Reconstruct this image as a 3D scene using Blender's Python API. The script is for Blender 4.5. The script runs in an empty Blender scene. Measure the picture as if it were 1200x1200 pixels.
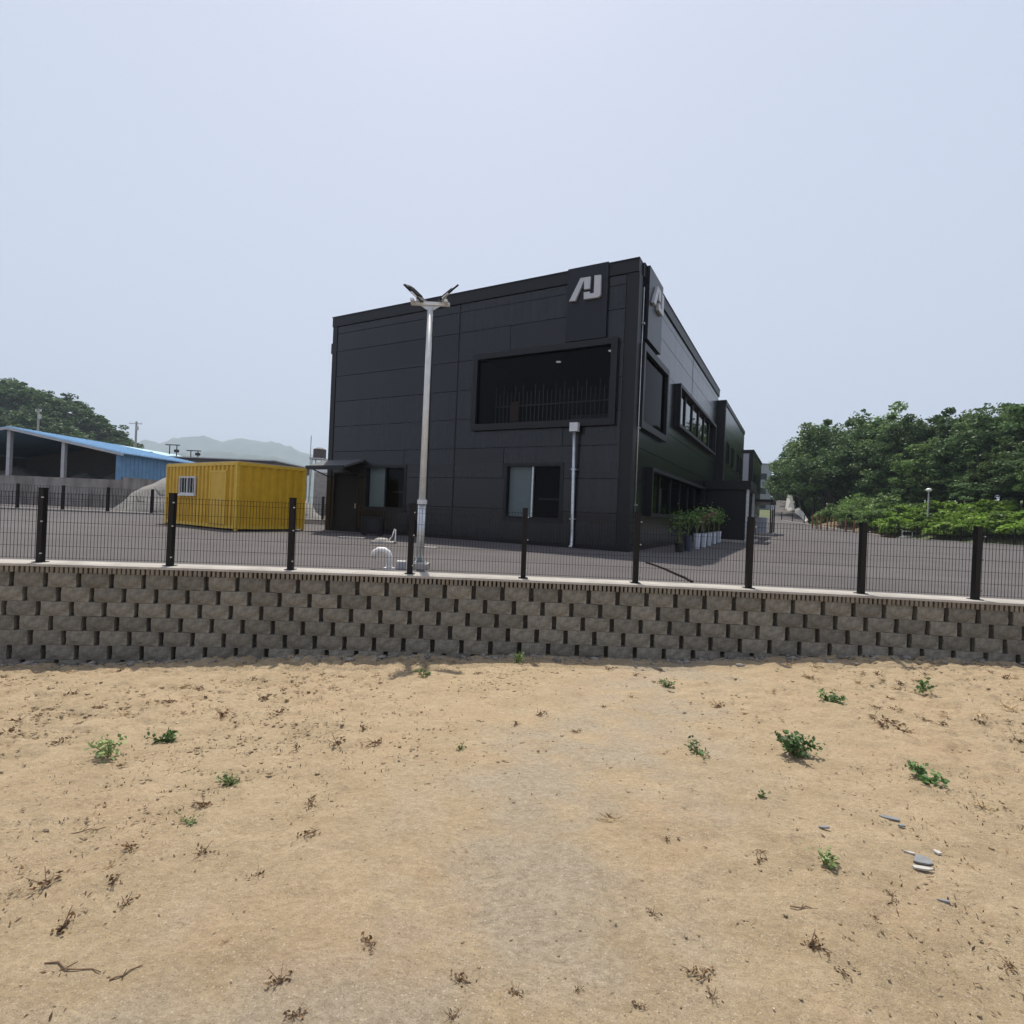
import bpy, bmesh, math, random
import numpy as np
from mathutils import Vector, Matrix
R = math.radians
random.seed(7)
SC = bpy.context.scene
COL = SC.collection

# ------------------------------------------------------------------ camera, sky, sun, exposure
H = 1.123                      # camera height above the asphalt yard (yard level is z = 0)
ROLL = R(2.4)
cam = bpy.data.objects.new('camera', bpy.data.cameras.new('camera'))
COL.objects.link(cam)
cam.data.sensor_width = 36.0
cam.data.lens = 18.0
cam.data.clip_start = 0.05
cam.data.clip_end = 6000
cam.matrix_world = Matrix.Translation((0, 0, H)) @ Matrix.Rotation(R(90), 4, 'X') @ Matrix.Rotation(ROLL, 4, 'Z')
SC.camera = cam
SC.render.resolution_x = SC.render.resolution_y = 1024

SUN_EL, SUN_AZ = R(67), R(-13)   # azimuth measured from +Y towards +X
w = bpy.data.worlds.new('World'); SC.world = w; w.use_nodes = True
nt = w.node_tree; nt.nodes.clear()
out = nt.nodes.new('ShaderNodeOutputWorld'); bg = nt.nodes.new('ShaderNodeBackground')
sky = nt.nodes.new('ShaderNodeTexSky'); sky.sky_type = 'NISHITA'; sky.sun_disc = False
sky.sun_elevation = SUN_EL; sky.sun_rotation = SUN_AZ
sky.air_density = 1.0; sky.dust_density = 4.0; sky.ozone_density = 1.5
veil = nt.nodes.new('ShaderNodeMix'); veil.data_type = 'RGBA'
veil.inputs['Factor'].default_value = 0.90
veil.inputs['B'].default_value = (4.75, 5.15, 6.3, 1)      # even summer haze over the whole sky
nt.links.new(sky.outputs[0], veil.inputs['A'])
nt.links.new(veil.outputs['Result'], bg.inputs[0])
bg.inputs[1].default_value = 0.1
nt.links.new(bg.outputs[0], out.inputs[0])

sl = bpy.data.lights.new('sun', 'SUN'); sl.energy = 4.4; sl.angle = R(0.7); sl.color = (1.0, 0.94, 0.84)
so = bpy.data.objects.new('sun', sl); COL.objects.link(so)
sd = Vector((math.sin(SUN_AZ) * math.cos(SUN_EL), math.cos(SUN_AZ) * math.cos(SUN_EL), math.sin(SUN_EL)))
so.rotation_euler = sd.to_track_quat('Z', 'Y').to_euler()
so.location = sd * 60

vs = SC.view_settings
vs.view_transform = 'Standard'; vs.look = 'None'; vs.exposure = 0.38; vs.gamma = 1.0; vs.use_curve_mapping = False

# ------------------------------------------------------------------ photo pixel -> direction
CR, SR = math.cos(ROLL), math.sin(ROLL)
def ray(px, py):
    dx, dy = px - 600, py - 600
    return (CR * dx + SR * dy) / 600, (SR * dx - CR * dy) / 600
def on_level(px, py, z=0.0):
    x, y = ray(px, py); d = (z - H) / y
    return Vector((x * d, d, z))
def at_depth(px, py, d):
    x, y = ray(px, py)
    return Vector((x * d, d, H + y * d))

# ------------------------------------------------------------------ materials
def new_mat(name):
    m = bpy.data.materials.new(name); m.use_nodes = True
    t = m.node_tree; b = t.nodes['Principled BSDF']
    return m, t, b
def mat(name, c, rough=0.6, metal=0.0, var=0.12, scale=6.0, bump=0.0, bscale=40.0, c2=None, island=0.0, objvar=0.0, spec=0.5, detail=6, coat=0.0, rvar=0.0):
    m, t, b = new_mat(name)
    tc = t.nodes.new('ShaderNodeTexCoord')
    n = t.nodes.new('ShaderNodeTexNoise'); n.inputs['Scale'].default_value = scale; n.inputs['Detail'].default_value = detail
    n.inputs['Roughness'].default_value = 0.62
    t.links.new(tc.outputs['Object'], n.inputs['Vector'])
    r = t.nodes.new('ShaderNodeValToRGB')
    lo = tuple(x * (1 - var) for x in c); hi = tuple(min(1, x * (1 + var)) for x in (c2 or c))
    r.color_ramp.elements[0].position = 0.32; r.color_ramp.elements[1].position = 0.68
    r.color_ramp.elements[0].color = (*lo, 1); r.color_ramp.elements[1].color = (*hi, 1)
    t.links.new(n.outputs['Fac'], r.inputs['Fac'])
    last = r.outputs['Color']
    if island or objvar:
        if island:
            g = t.nodes.new('ShaderNodeNewGeometry'); src = g.outputs['Random Per Island']; amt = island
        else:
            g = t.nodes.new('ShaderNodeObjectInfo'); src = g.outputs['Random']; amt = objvar
        mr = t.nodes.new('ShaderNodeMapRange')
        mr.inputs['To Min'].default_value = 1 - amt; mr.inputs['To Max'].default_value = 1 + amt
        t.links.new(src, mr.inputs['Value'])
        hs = t.nodes.new('ShaderNodeHueSaturation')
        t.links.new(last, hs.inputs['Color']); t.links.new(mr.outputs[0], hs.inputs['Value'])
        last = hs.outputs['Color']
    t.links.new(last, b.inputs['Base Color'])
    b.inputs['Roughness'].default_value = rough; b.inputs['Metallic'].default_value = metal
    b.inputs['Specular IOR Level'].default_value = spec
    b.inputs['Coat Weight'].default_value = coat
    if rvar:
        mr2 = t.nodes.new('ShaderNodeMapRange'); mr2.inputs['To Min'].default_value = rough - rvar; mr2.inputs['To Max'].default_value = rough + rvar
        t.links.new(n.outputs['Fac'], mr2.inputs['Value']); t.links.new(mr2.outputs[0], b.inputs['Roughness'])
    if bump:
        n2 = t.nodes.new('ShaderNodeTexNoise'); n2.inputs['Scale'].default_value = bscale; n2.inputs['Detail'].default_value = 5
        t.links.new(tc.outputs['Object'], n2.inputs['Vector'])
        bp = t.nodes.new('ShaderNodeBump'); bp.inputs['Strength'].default_value = bump; bp.inputs['Distance'].default_value = 0.02
        t.links.new(n2.outputs['Fac'], bp.inputs['Height']); t.links.new(bp.outputs[0], b.inputs['Normal'])
    return m
def leaf_mat(name, c, var=0.35, trans=0.25):
    m, t, b = new_mat(name)
    g = t.nodes.new('ShaderNodeNewGeometry')
    r = t.nodes.new('ShaderNodeValToRGB')
    r.color_ramp.elements[0].color = (*[x * (1 - var) for x in c], 1)
    r.color_ramp.elements[1].color = (c[0] * (1 + var * 1.2), c[1] * (1 + var), c[2] * (1 + var * .6), 1)
    t.links.new(g.outputs['Random Per Island'], r.inputs['Fac'])
    oi = t.nodes.new('ShaderNodeObjectInfo'); mr = t.nodes.new('ShaderNodeMapRange')
    mr.inputs['To Min'].default_value = 0.65; mr.inputs['To Max'].default_value = 1.4
    t.links.new(oi.outputs['Random'], mr.inputs['Value'])
    hs = t.nodes.new('ShaderNodeHueSaturation'); t.links.new(r.outputs[0], hs.inputs['Color']); t.links.new(mr.outputs[0], hs.inputs['Value'])
    t.links.new(hs.outputs[0], b.inputs['Base Color'])
    b.inputs['Roughness'].default_value = 0.55; b.inputs['Specular IOR Level'].default_value = 0.3
    tr = t.nodes.new('ShaderNodeBsdfTranslucent'); t.links.new(hs.outputs[0], tr.inputs['Color'])
    mx = t.nodes.new('ShaderNodeMixShader'); mx.inputs[0].default_value = trans
    o = t.nodes['Material Output']
    t.links.new(b.outputs[0], mx.inputs[1]); t.links.new(tr.outputs[0], mx.inputs[2]); t.links.new(mx.outputs[0], o.inputs[0])
    return m
def glass_mat(name, tint, ior=1.5, refl=1.0):
    m, t, b = new_mat(name); t.nodes.remove(b)
    tr = t.nodes.new('ShaderNodeBsdfTransparent'); tr.inputs[0].default_value = (*tint, 1)
    gl = t.nodes.new('ShaderNodeBsdfGlossy'); gl.inputs['Roughness'].default_value = 0.02; gl.inputs[0].default_value = (refl, refl, refl, 1)
    fr = t.nodes.new('ShaderNodeFresnel'); fr.inputs[0].default_value = ior
    mx = t.nodes.new('ShaderNodeMixShader')
    t.links.new(fr.outputs[0], mx.inputs[0]); t.links.new(tr.outputs[0], mx.inputs[1]); t.links.new(gl.outputs[0], mx.inputs[2])
    t.links.new(mx.outputs[0], t.nodes['Material Output'].inputs[0])
    return m

M = {}
def panel_mat():
    m, t, b = new_mat('charcoal_panel')
    tc = t.nodes.new('ShaderNodeTexCoord'); mp = t.nodes.new('ShaderNodeMapping'); mp.inputs['Scale'].default_value = (2.6, 2.6, 0.16)
    n = t.nodes.new('ShaderNodeTexNoise'); n.inputs['Scale'].default_value = 1.7; n.inputs['Detail'].default_value = 7; n.inputs['Roughness'].default_value = 0.65
    t.links.new(tc.outputs['Object'], mp.inputs[0]); t.links.new(mp.outputs[0], n.inputs['Vector'])
    r = t.nodes.new('ShaderNodeValToRGB'); r.color_ramp.elements[0].position = 0.35; r.color_ramp.elements[1].position = 0.75
    r.color_ramp.elements[0].color = (0.0058, 0.0078, 0.0104, 1); r.color_ramp.elements[1].color = (0.0125, 0.0145, 0.0165, 1)
    t.links.new(n.outputs['Fac'], r.inputs[0])
    oi = t.nodes.new('ShaderNodeObjectInfo'); mr = t.nodes.new('ShaderNodeMapRange'); mr.inputs['To Min'].default_value = 0.68; mr.inputs['To Max'].default_value = 1.4
    t.links.new(oi.outputs['Random'], mr.inputs['Value'])
    hs = t.nodes.new('ShaderNodeHueSaturation'); t.links.new(r.outputs[0], hs.inputs['Color']); t.links.new(mr.outputs[0], hs.inputs['Value'])
    t.links.new(hs.outputs[0], b.inputs['Base Color'])
    m2 = t.nodes.new('ShaderNodeMapRange'); m2.inputs['To Min'].default_value = 0.16; m2.inputs['To Max'].default_value = 0.31
    t.links.new(n.outputs['Fac'], m2.inputs['Value']); t.links.new(m2.outputs[0], b.inputs['Roughness'])
    b.inputs['Specular IOR Level'].default_value = 0.42
    return m
M['panel'] = panel_mat()
M['panel_side'] = M['panel']
M['trim'] = mat('black_trim', (0.006, 0.007, 0.009), 0.45, 0.0, 0.1, 2.0, spec=0.35)
M['joint'] = mat('joint_black', (0.004, 0.004, 0.005), 0.8)
M['sign_board'] = mat('sign_board_dark', (0.005, 0.0065, 0.011), 0.36, 0, 0.08, 1.0, spec=0.35)
M['letter'] = mat('letter_silver', (0.42, 0.44, 0.46), 0.42, 0.15, 0.05, 4.0)
M['silver'] = mat('galvanised', (0.5, 0.52, 0.53), 0.38, 0.75, 0.15, 9.0)
M['white_metal'] = mat('painted_pole', (0.55, 0.57, 0.58), 0.4, 0.15, 0.1, 8.0)
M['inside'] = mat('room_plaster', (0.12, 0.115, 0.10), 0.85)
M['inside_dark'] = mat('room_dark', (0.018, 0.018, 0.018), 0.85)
M['furniture'] = mat('furniture_wood', (0.16, 0.09, 0.06), 0.6)
M['reflect_bar'] = mat('reflection_bar_grey', (0.17, 0.17, 0.17), 0.5, 0.3)  # grey of the upright bars that imitate window reflections
M['blind'] = mat('roller_blind', (0.42, 0.44, 0.45), 0.8, var=0.05)
M['glass'] = glass_mat('dark_glass', (0.66, 0.68, 0.69), 1.15)
M['glass_side'] = glass_mat('tinted_side_glass', (0.45, 0.48, 0.5), 1.06)
M['glass_clear'] = glass_mat('clear_glass', (0.75, 0.79, 0.79), 1.22)
M['glass_strip'] = glass_mat('mirror_glass', (0.3, 0.33, 0.34), 1.9)
M['roof'] = mat('roof_grey', (0.08, 0.08, 0.085), 0.7)
M['light_panel'] = mat('pale_grey_panel', (0.36, 0.38, 0.41), 0.5, 0.0, 0.06, 1.0)
M['concrete'] = mat('concrete', (0.30, 0.28, 0.255), 0.9, 0, 0.18, 3.0, 0.25, 30)
M['concrete_white'] = mat('concrete_pale', (0.36, 0.335, 0.30), 0.9, 0, 0.2, 2.0, 0.2, 30)
M['parapet'] = mat('parapet_pale', (0.66, 0.62, 0.55), 0.9, 0, 0.1, 1.0)
M['block'] = mat('split_block', (0.160, 0.149, 0.120), 0.95, 0, 0.26, 9.0, 1.0, 60, c2=(0.215, 0.200, 0.162), objvar=0.2)
M['rib'] = mat('rib_block', (0.20, 0.175, 0.135), 0.95, 0, 0.2, 9.0, 0.5, 60)
M['core'] = mat('wall_core', (0.10, 0.09, 0.075), 0.95, 0, 0.25, 6.0, 0.6, 30)
M['black_metal'] = mat('fence_black', (0.006, 0.005, 0.005), 0.5, 0.0, 0.15, 20, spec=0.25)
M['wire'] = mat('fence_wire', (0.007, 0.006, 0.006), 0.5, 0.0, 0.1, 20, spec=0.25)
M['bolt'] = mat('bolt_zinc', (0.5, 0.5, 0.5), 0.35, 0.8)
M['yellow'] = mat('container_yellow', (0.55, 0.325, 0.012), 0.5, 0, 0.05, 2.2, c2=(0.60, 0.36, 0.016))
M['yellow_trim'] = mat('container_yellow_frame', (0.64, 0.41, 0.035), 0.5, 0, 0.12, 5)
M['white_frame'] = mat('window_frame_white', (0.62, 0.62, 0.60), 0.5)
M['white_pvc'] = mat('white_pvc', (0.72, 0.71, 0.69), 0.45, 0, 0.05)
M['pot_white'] = mat('pot_white', (0.50, 0.54, 0.60), 0.5, 0, 0.08)
M['pot_blue'] = mat('pot_navy', (0.035, 0.045, 0.07), 0.45)
M['pot_black'] = mat('pot_black', (0.015, 0.015, 0.015), 0.5)
M['soil'] = mat('soil_dark', (0.05, 0.035, 0.025), 0.95)
M['blue_roof'] = mat('blue_sheet_roof', (0.28, 0.46, 0.64), 0.5, 0.1, 0.12, 1.5)
M['blue_wall'] = mat('blue_sheet_wall', (0.12, 0.25, 0.40), 0.6, 0.0, 0.15, 1.2)
M['teal_roof'] = mat('pale_teal_roof', (0.36, 0.52, 0.56), 0.5, 0.0, 0.1, 1.5)
M['brown_shed'] = mat('brown_fascia', (0.085, 0.07, 0.065), 0.7, 0, 0.15)
M['gravel'] = mat('gravel_pile', (0.20, 0.19, 0.175), 0.95, 0, 0.16, 1.6, 0.9, 8.0)
M['gravel_dark'] = mat('gravel_pile_dark', (0.15, 0.14, 0.13), 0.95, 0, 0.16, 1.6, 0.9, 8.0)
M['steel_post'] = mat('shed_post_grey', (0.42, 0.42, 0.42), 0.6, 0.1, 0.12, 3)
M['shed_inside'] = mat('shed_inside', (0.17, 0.16, 0.15), 0.9)
M['tarp'] = mat('pale_sheet', (0.55, 0.52, 0.47), 0.8)
M['pole_conc'] = mat('utility_concrete', (0.30, 0.29, 0.28), 0.85)
M['rust'] = mat('rusty_post', (0.19, 0.075, 0.028), 0.8, 0, 0.3, 6)
M['earth'] = mat('orange_earth', (0.19, 0.14, 0.088), 0.95, 0, 0.3, 0.5, 0.6, 3.0)
M['bark'] = mat('bark', (0.06, 0.048, 0.036), 0.95, 0, 0.3, 8, 0.6, 20)
M['stem'] = mat('weed_stem', (0.13, 0.16, 0.05), 0.8)
M['twig'] = mat('dry_twig', (0.17, 0.11, 0.065), 0.9, 0, 0.25, 20)
M['slate'] = mat('slate_piece', (0.185, 0.19, 0.195), 0.8, 0, 0.14, 18, 0.4, 50)
M['slate_pale'] = mat('pale_shard', (0.42, 0.40, 0.36), 0.85, 0, 0.1)
M['stone'] = mat('pebble_mix', (0.40, 0.31, 0.21), 0.95, 0, 0.1, 5, island=0.4)
M['grey_stone'] = mat('rubble_mix', (0.22, 0.20, 0.175), 0.95, 0, 0.1, 5, island=0.35, bump=0.5, bscale=40)
M['leaf_tree'] = leaf_mat('tree_leaf', (0.104, 0.172, 0.056), 0.45, .34)
M['leaf_tree2'] = leaf_mat('tree_leaf_deep', (0.080, 0.142, 0.055), 0.42, .34)
M['leaf_far'] = leaf_mat('far_leaf', (0.062, 0.110, 0.042), 0.35, .3)
M['leaf_bush'] = leaf_mat('bush_leaf', (0.16, 0.27, 0.045), 0.4, .35)
M['leaf_bush2'] = leaf_mat('bush_leaf_soft', (0.125, 0.21, 0.06), 0.35, .35)
M['leaf_weed'] = leaf_mat('weed_leaf', (0.085, 0.165, 0.055), 0.4)
M['leaf_pale'] = leaf_mat('pale_weed_leaf', (0.16, 0.22, 0.09), 0.35)
M['leaf_pot'] = leaf_mat('pot_leaf', (0.13, 0.24, 0.07), 0.5)
M['leaf_pink'] = leaf_mat('pink_leaf', (0.42, 0.22, 0.22), 0.3)
M['leaf_dry'] = leaf_mat('dry_leaf', (0.105, 0.060, 0.028), 0.5, 0.05)
M['straw'] = leaf_mat('dry_straw', (0.30, 0.215, 0.11), 0.35, 0.08)
M['hill'] = mat('hill_green', (0.055, 0.085, 0.035), 0.95, 0, 0.3, 0.05, 0.5, 0.4)
M['mountain'] = mat('mountain_green', (0.06, 0.085, 0.06), 0.95, 0, 0.25, 0.006)
M['bank'] = mat('grass_bank', (0.060, 0.095, 0.032), 0.95, 0, 0.25, 0.35, 0.6, 2.0, c2=(0.11, 0.12, 0.055))
M['lampglass'] = mat('lamp_globe', (0.75, 0.75, 0.72), 0.3)
M['field'] = mat('far_field', (0.20, 0.175, 0.13), 0.95, 0, 0.25, 0.08, c2=(0.15, 0.17, 0.08))

def lamp_mat(name, col, strength):
    m, t, b = new_mat(name)
    b.inputs['Emission Color'].default_value = (*col, 1); b.inputs['Emission Strength'].default_value = strength
    return m
M['downlight'] = lamp_mat('downlight', (1, 0.96, 0.9), 0.35)

def asphalt():
    m, t, b = new_mat('asphalt')
    tc = t.nodes.new('ShaderNodeTexCoord')
    def noise(s, d=6, rough=0.6, sc=None):
        n = t.nodes.new('ShaderNodeTexNoise'); n.inputs['Scale'].default_value = s; n.inputs['Detail'].default_value = d; n.inputs['Roughness'].default_value = rough
        if sc:
            mp = t.nodes.new('ShaderNodeMapping'); mp.inputs['Scale'].default_value = sc; mp.inputs['Rotation'].default_value = (0, 0, R(61)); mp.inputs['Location'].default_value = (3.1, .7, 0)
            t.links.new(tc.outputs['Object'], mp.inputs[0]); t.links.new(mp.outputs[0], n.inputs['Vector'])
        else:
            t.links.new(tc.outputs['Object'], n.inputs['Vector'])
        return n
    a = noise(0.35, 5); s = noise(0.5, 4, 0.6, (0.4, 1.5, 1)); f = noise(38, 4, 0.75)
    r = t.nodes.new('ShaderNodeValToRGB'); r.color_ramp.elements[0].position = 0.3; r.color_ramp.elements[1].position = 0.72
    r.color_ramp.elements[0].color = (0.080, 0.072, 0.072, 1); r.color_ramp.elements[1].color = (0.128, 0.116, 0.114, 1)
    mx = t.nodes.new('ShaderNodeMix'); mx.data_type = 'FLOAT'; mx.inputs['Factor'].default_value = 0.4
    t.links.new(a.outputs['Fac'], mx.inputs['A']); t.links.new(s.outputs['Fac'], mx.inputs['B'])
    t.links.new(mx.outputs['Result'], r.inputs[0])
    r2 = t.nodes.new('ShaderNodeValToRGB'); r2.color_ramp.elements[0].position = 0.3; r2.color_ramp.elements[1].position = 0.75
    r2.color_ramp.elements[0].color = (0.72, 0.72, 0.72, 1); r2.color_ramp.elements[1].color = (1.2, 1.2, 1.2, 1)
    t.links.new(f.outputs['Fac'], r2.inputs[0])
    mul = t.nodes.new('ShaderNodeMix'); mul.data_type = 'RGBA'; mul.blend_type = 'MULTIPLY'; mul.inputs['Factor'].default_value = 1
    t.links.new(r.outputs[0], mul.inputs['A']); t.links.new(r2.outputs[0], mul.inputs['B'])
    t.links.new(mul.outputs['Result'], b.inputs['Base Color'])
    b.inputs['Roughness'].default_value = 0.9; b.inputs['Specular IOR Level'].default_value = 0.25
    bp = t.nodes.new('ShaderNodeBump'); bp.inputs['Strength'].default_value = 0.4; bp.inputs['Distance'].default_value = 0.01
    t.links.new(f.outputs['Fac'], bp.inputs['Height']); t.links.new(bp.outputs[0], b.inputs['Normal'])
    return m
M['asphalt'] = asphalt()

def dirt():
    m, t, b = new_mat('sandy_dirt')
    tc = t.nodes.new('ShaderNodeTexCoord')
    def noise(s, d=6, rough=0.6, sc=None, rot=0):
        n = t.nodes.new('ShaderNodeTexNoise'); n.inputs['Scale'].default_value = s; n.inputs['Detail'].default_value = d; n.inputs['Roughness'].default_value = rough
        mp = t.nodes.new('ShaderNodeMapping')
        if sc: mp.inputs['Scale'].default_value = sc
        mp.inputs['Rotation'].default_value = (0, 0, rot)
        t.links.new(tc.outputs['Object'], mp.inputs[0]); t.links.new(mp.outputs[0], n.inputs['Vector'])
        return n
    def ramp(src, p0, c0, p1, c1):
        r = t.nodes.new('ShaderNodeValToRGB'); r.color_ramp.elements[0].position = p0; r.color_ramp.elements[1].position = p1
        r.color_ramp.elements[0].color = (*c0, 1); r.color_ramp.elements[1].color = (*c1, 1)
        t.links.new(src, r.inputs[0]); return r.outputs[0]
    def mix(a, bb, fac, blend='MIX'):
        x = t.nodes.new('ShaderNodeMix'); x.data_type = 'RGBA'; x.blend_type = blend
        for sock, val in (('A', a), ('B', bb), ('Factor', fac)):
            if isinstance(val, (int, float)): x.inputs[sock].default_value = val
            elif isinstance(val, tuple): x.inputs[sock].default_value = (*val, 1)
            else: t.links.new(val, x.inputs[sock])
        return x.outputs['Result']
    big = noise(0.42, 5, 0.55); mid = noise(2.3, 6, 0.65, (1, 1.7, 1), 0.4); fine = noise(21, 7, 0.75, (1, 1.6, 1), .5); grit = noise(120, 3, 0.8)
    sand = ramp(mid.outputs['Fac'], 0.3, (0.335, 0.257, 0.160), 0.72, (0.450, 0.352, 0.230))
    # grey compacted gravel: a wandering lane plus loose patches
    sep = t.nodes.new('ShaderNodeSeparateXYZ'); t.links.new(tc.outputs['Object'], sep.inputs[0])
    def math_(op, a, bb):
        x = t.nodes.new('ShaderNodeMath'); x.operation = op
        for i, val in enumerate((a, bb)):
            if isinstance(val, (int, float)): x.inputs[i].default_value = val
            else: t.links.new(val, x.inputs[i])
        return x.outputs[0]
    lane = math_('SUBTRACT', sep.outputs[0], math_('MULTIPLY', math_('SUBTRACT', sep.outputs[1], 2.9), 0.55))
    lane = math_('ADD', lane, math_('MULTIPLY', math_('SUBTRACT', big.outputs['Fac'], 0.5), 3.2))
    lane = math_('ABSOLUTE', lane, 0)
    lane = math_('SUBTRACT', 1.15, lane)
    lane = math_('MULTIPLY', math_('ADD', lane, math_('MULTIPLY', math_('SUBTRACT', mid.outputs['Fac'], 0.5), 1.2)), 0.7)
    patch = noise(1.15, 6, 0.6, (1, 1.25, 1), 0.9)
    pm = math_('MULTIPLY', math_('SUBTRACT', patch.outputs['Fac'], 0.40), 5.0)
    lane = math_('MULTIPLY', math_('MINIMUM', math_('MAXIMUM', math_('ADD', lane, 0.22), 0.0), 1.0), math_('MINIMUM', math_('MAXIMUM', pm, 0.0), 1.0))
    cl = t.nodes.new('ShaderNodeClamp'); cl.inputs['Max'].default_value = 0.62; t.links.new(lane, cl.inputs[0])
    grey = ramp(fine.outputs['Fac'], 0.3, (0.285, 0.245, 0.190), 0.72, (0.385, 0.338, 0.268))
    c = mix(sand, grey, cl.outputs[0])
    pink = noise(0.9, 4, 0.6, (1, 1.3, 1), 1.1)
    c = mix(c, (0.44, 0.305, 0.19), ramp(pink.outputs['Fac'], 0.52, (0, 0, 0), 0.75, (0.5, 0.5, 0.5)))
    c = mix(c, ramp(fine.outputs['Fac'], 0.30, (0.78, 0.76, 0.73), 0.60, (1.08, 1.08, 1.08)), 1.0, 'MULTIPLY')
    c = mix(c, ramp(grit.outputs['Fac'], 0.3, (0.78, 0.77, 0.75), 0.7, (1.18, 1.18, 1.18)), 0.7, 'MULTIPLY')
    for sc_, thr, lo_, hi_ in ((70, .30, (0.20, 0.16, 0.115), (0.54, 0.46, 0.36)), (150, .34, (0.17, 0.13, 0.09), (0.52, 0.45, 0.35)), (34, .17, (0.20, 0.165, 0.125), (0.50, 0.44, 0.36))):
        vo = t.nodes.new('ShaderNodeTexVoronoi'); vo.inputs['Scale'].default_value = sc_
        t.links.new(tc.outputs['Object'], vo.inputs['Vector'])
        sp = t.nodes.new('ShaderNodeSeparateColor'); t.links.new(vo.outputs['Color'], sp.inputs[0])
        on = math_('MULTIPLY', math_('LESS_THAN', vo.outputs['Distance'], thr), math_('LESS_THAN', sp.outputs[1], .38))
        c = mix(c, ramp(sp.outputs[0], .35, lo_, .75, hi_), math_('MULTIPLY', on, .62))
    t.links.new(c, b.inputs['Base Color'])
    b.inputs['Roughness'].default_value = 0.97; b.inputs['Specular IOR Level'].default_value = 0.15
    b1 = t.nodes.new('ShaderNodeBump'); b1.inputs['Strength'].default_value = 0.8; b1.inputs['Distance'].default_value = 0.035
    b2 = t.nodes.new('ShaderNodeBump'); b2.inputs['Strength'].default_value = 0.55; b2.inputs['Distance'].default_value = 0.008
    t.links.new(fine.outputs['Fac'], b1.inputs['Height']); t.links.new(grit.outputs['Fac'], b2.inputs['Height'])
    t.links.new(b1.outputs[0], b2.inputs['Normal']); t.links.new(b2.outputs[0], b.inputs['Normal'])
    return m
M['dirt'] = dirt()

def stained_concrete():
    m, t, b = new_mat('stained_concrete')
    tc = t.nodes.new('ShaderNodeTexCoord'); mp = t.nodes.new('ShaderNodeMapping'); mp.inputs['Scale'].default_value = (0.55, 0.55, 0.20)
    n = t.nodes.new('ShaderNodeTexNoise'); n.inputs['Scale'].default_value = 2.2; n.inputs['Detail'].default_value = 6
    t.links.new(tc.outputs['Object'], mp.inputs[0]); t.links.new(mp.outputs[0], n.inputs['Vector'])
    r = t.nodes.new('ShaderNodeValToRGB'); r.color_ramp.elements[0].position = 0.36; r.color_ramp.elements[1].position = 0.62
    r.color_ramp.elements[0].color = (0.17, 0.15, 0.13, 1); r.color_ramp.elements[1].color = (0.30, 0.275, 0.245, 1)
    t.links.new(n.outputs['Fac'], r.inputs[0]); t.links.new(r.outputs[0], b.inputs['Base Color']); b.inputs['Roughness'].default_value = 0.95
    return m
M['stained'] = stained_concrete()

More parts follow.
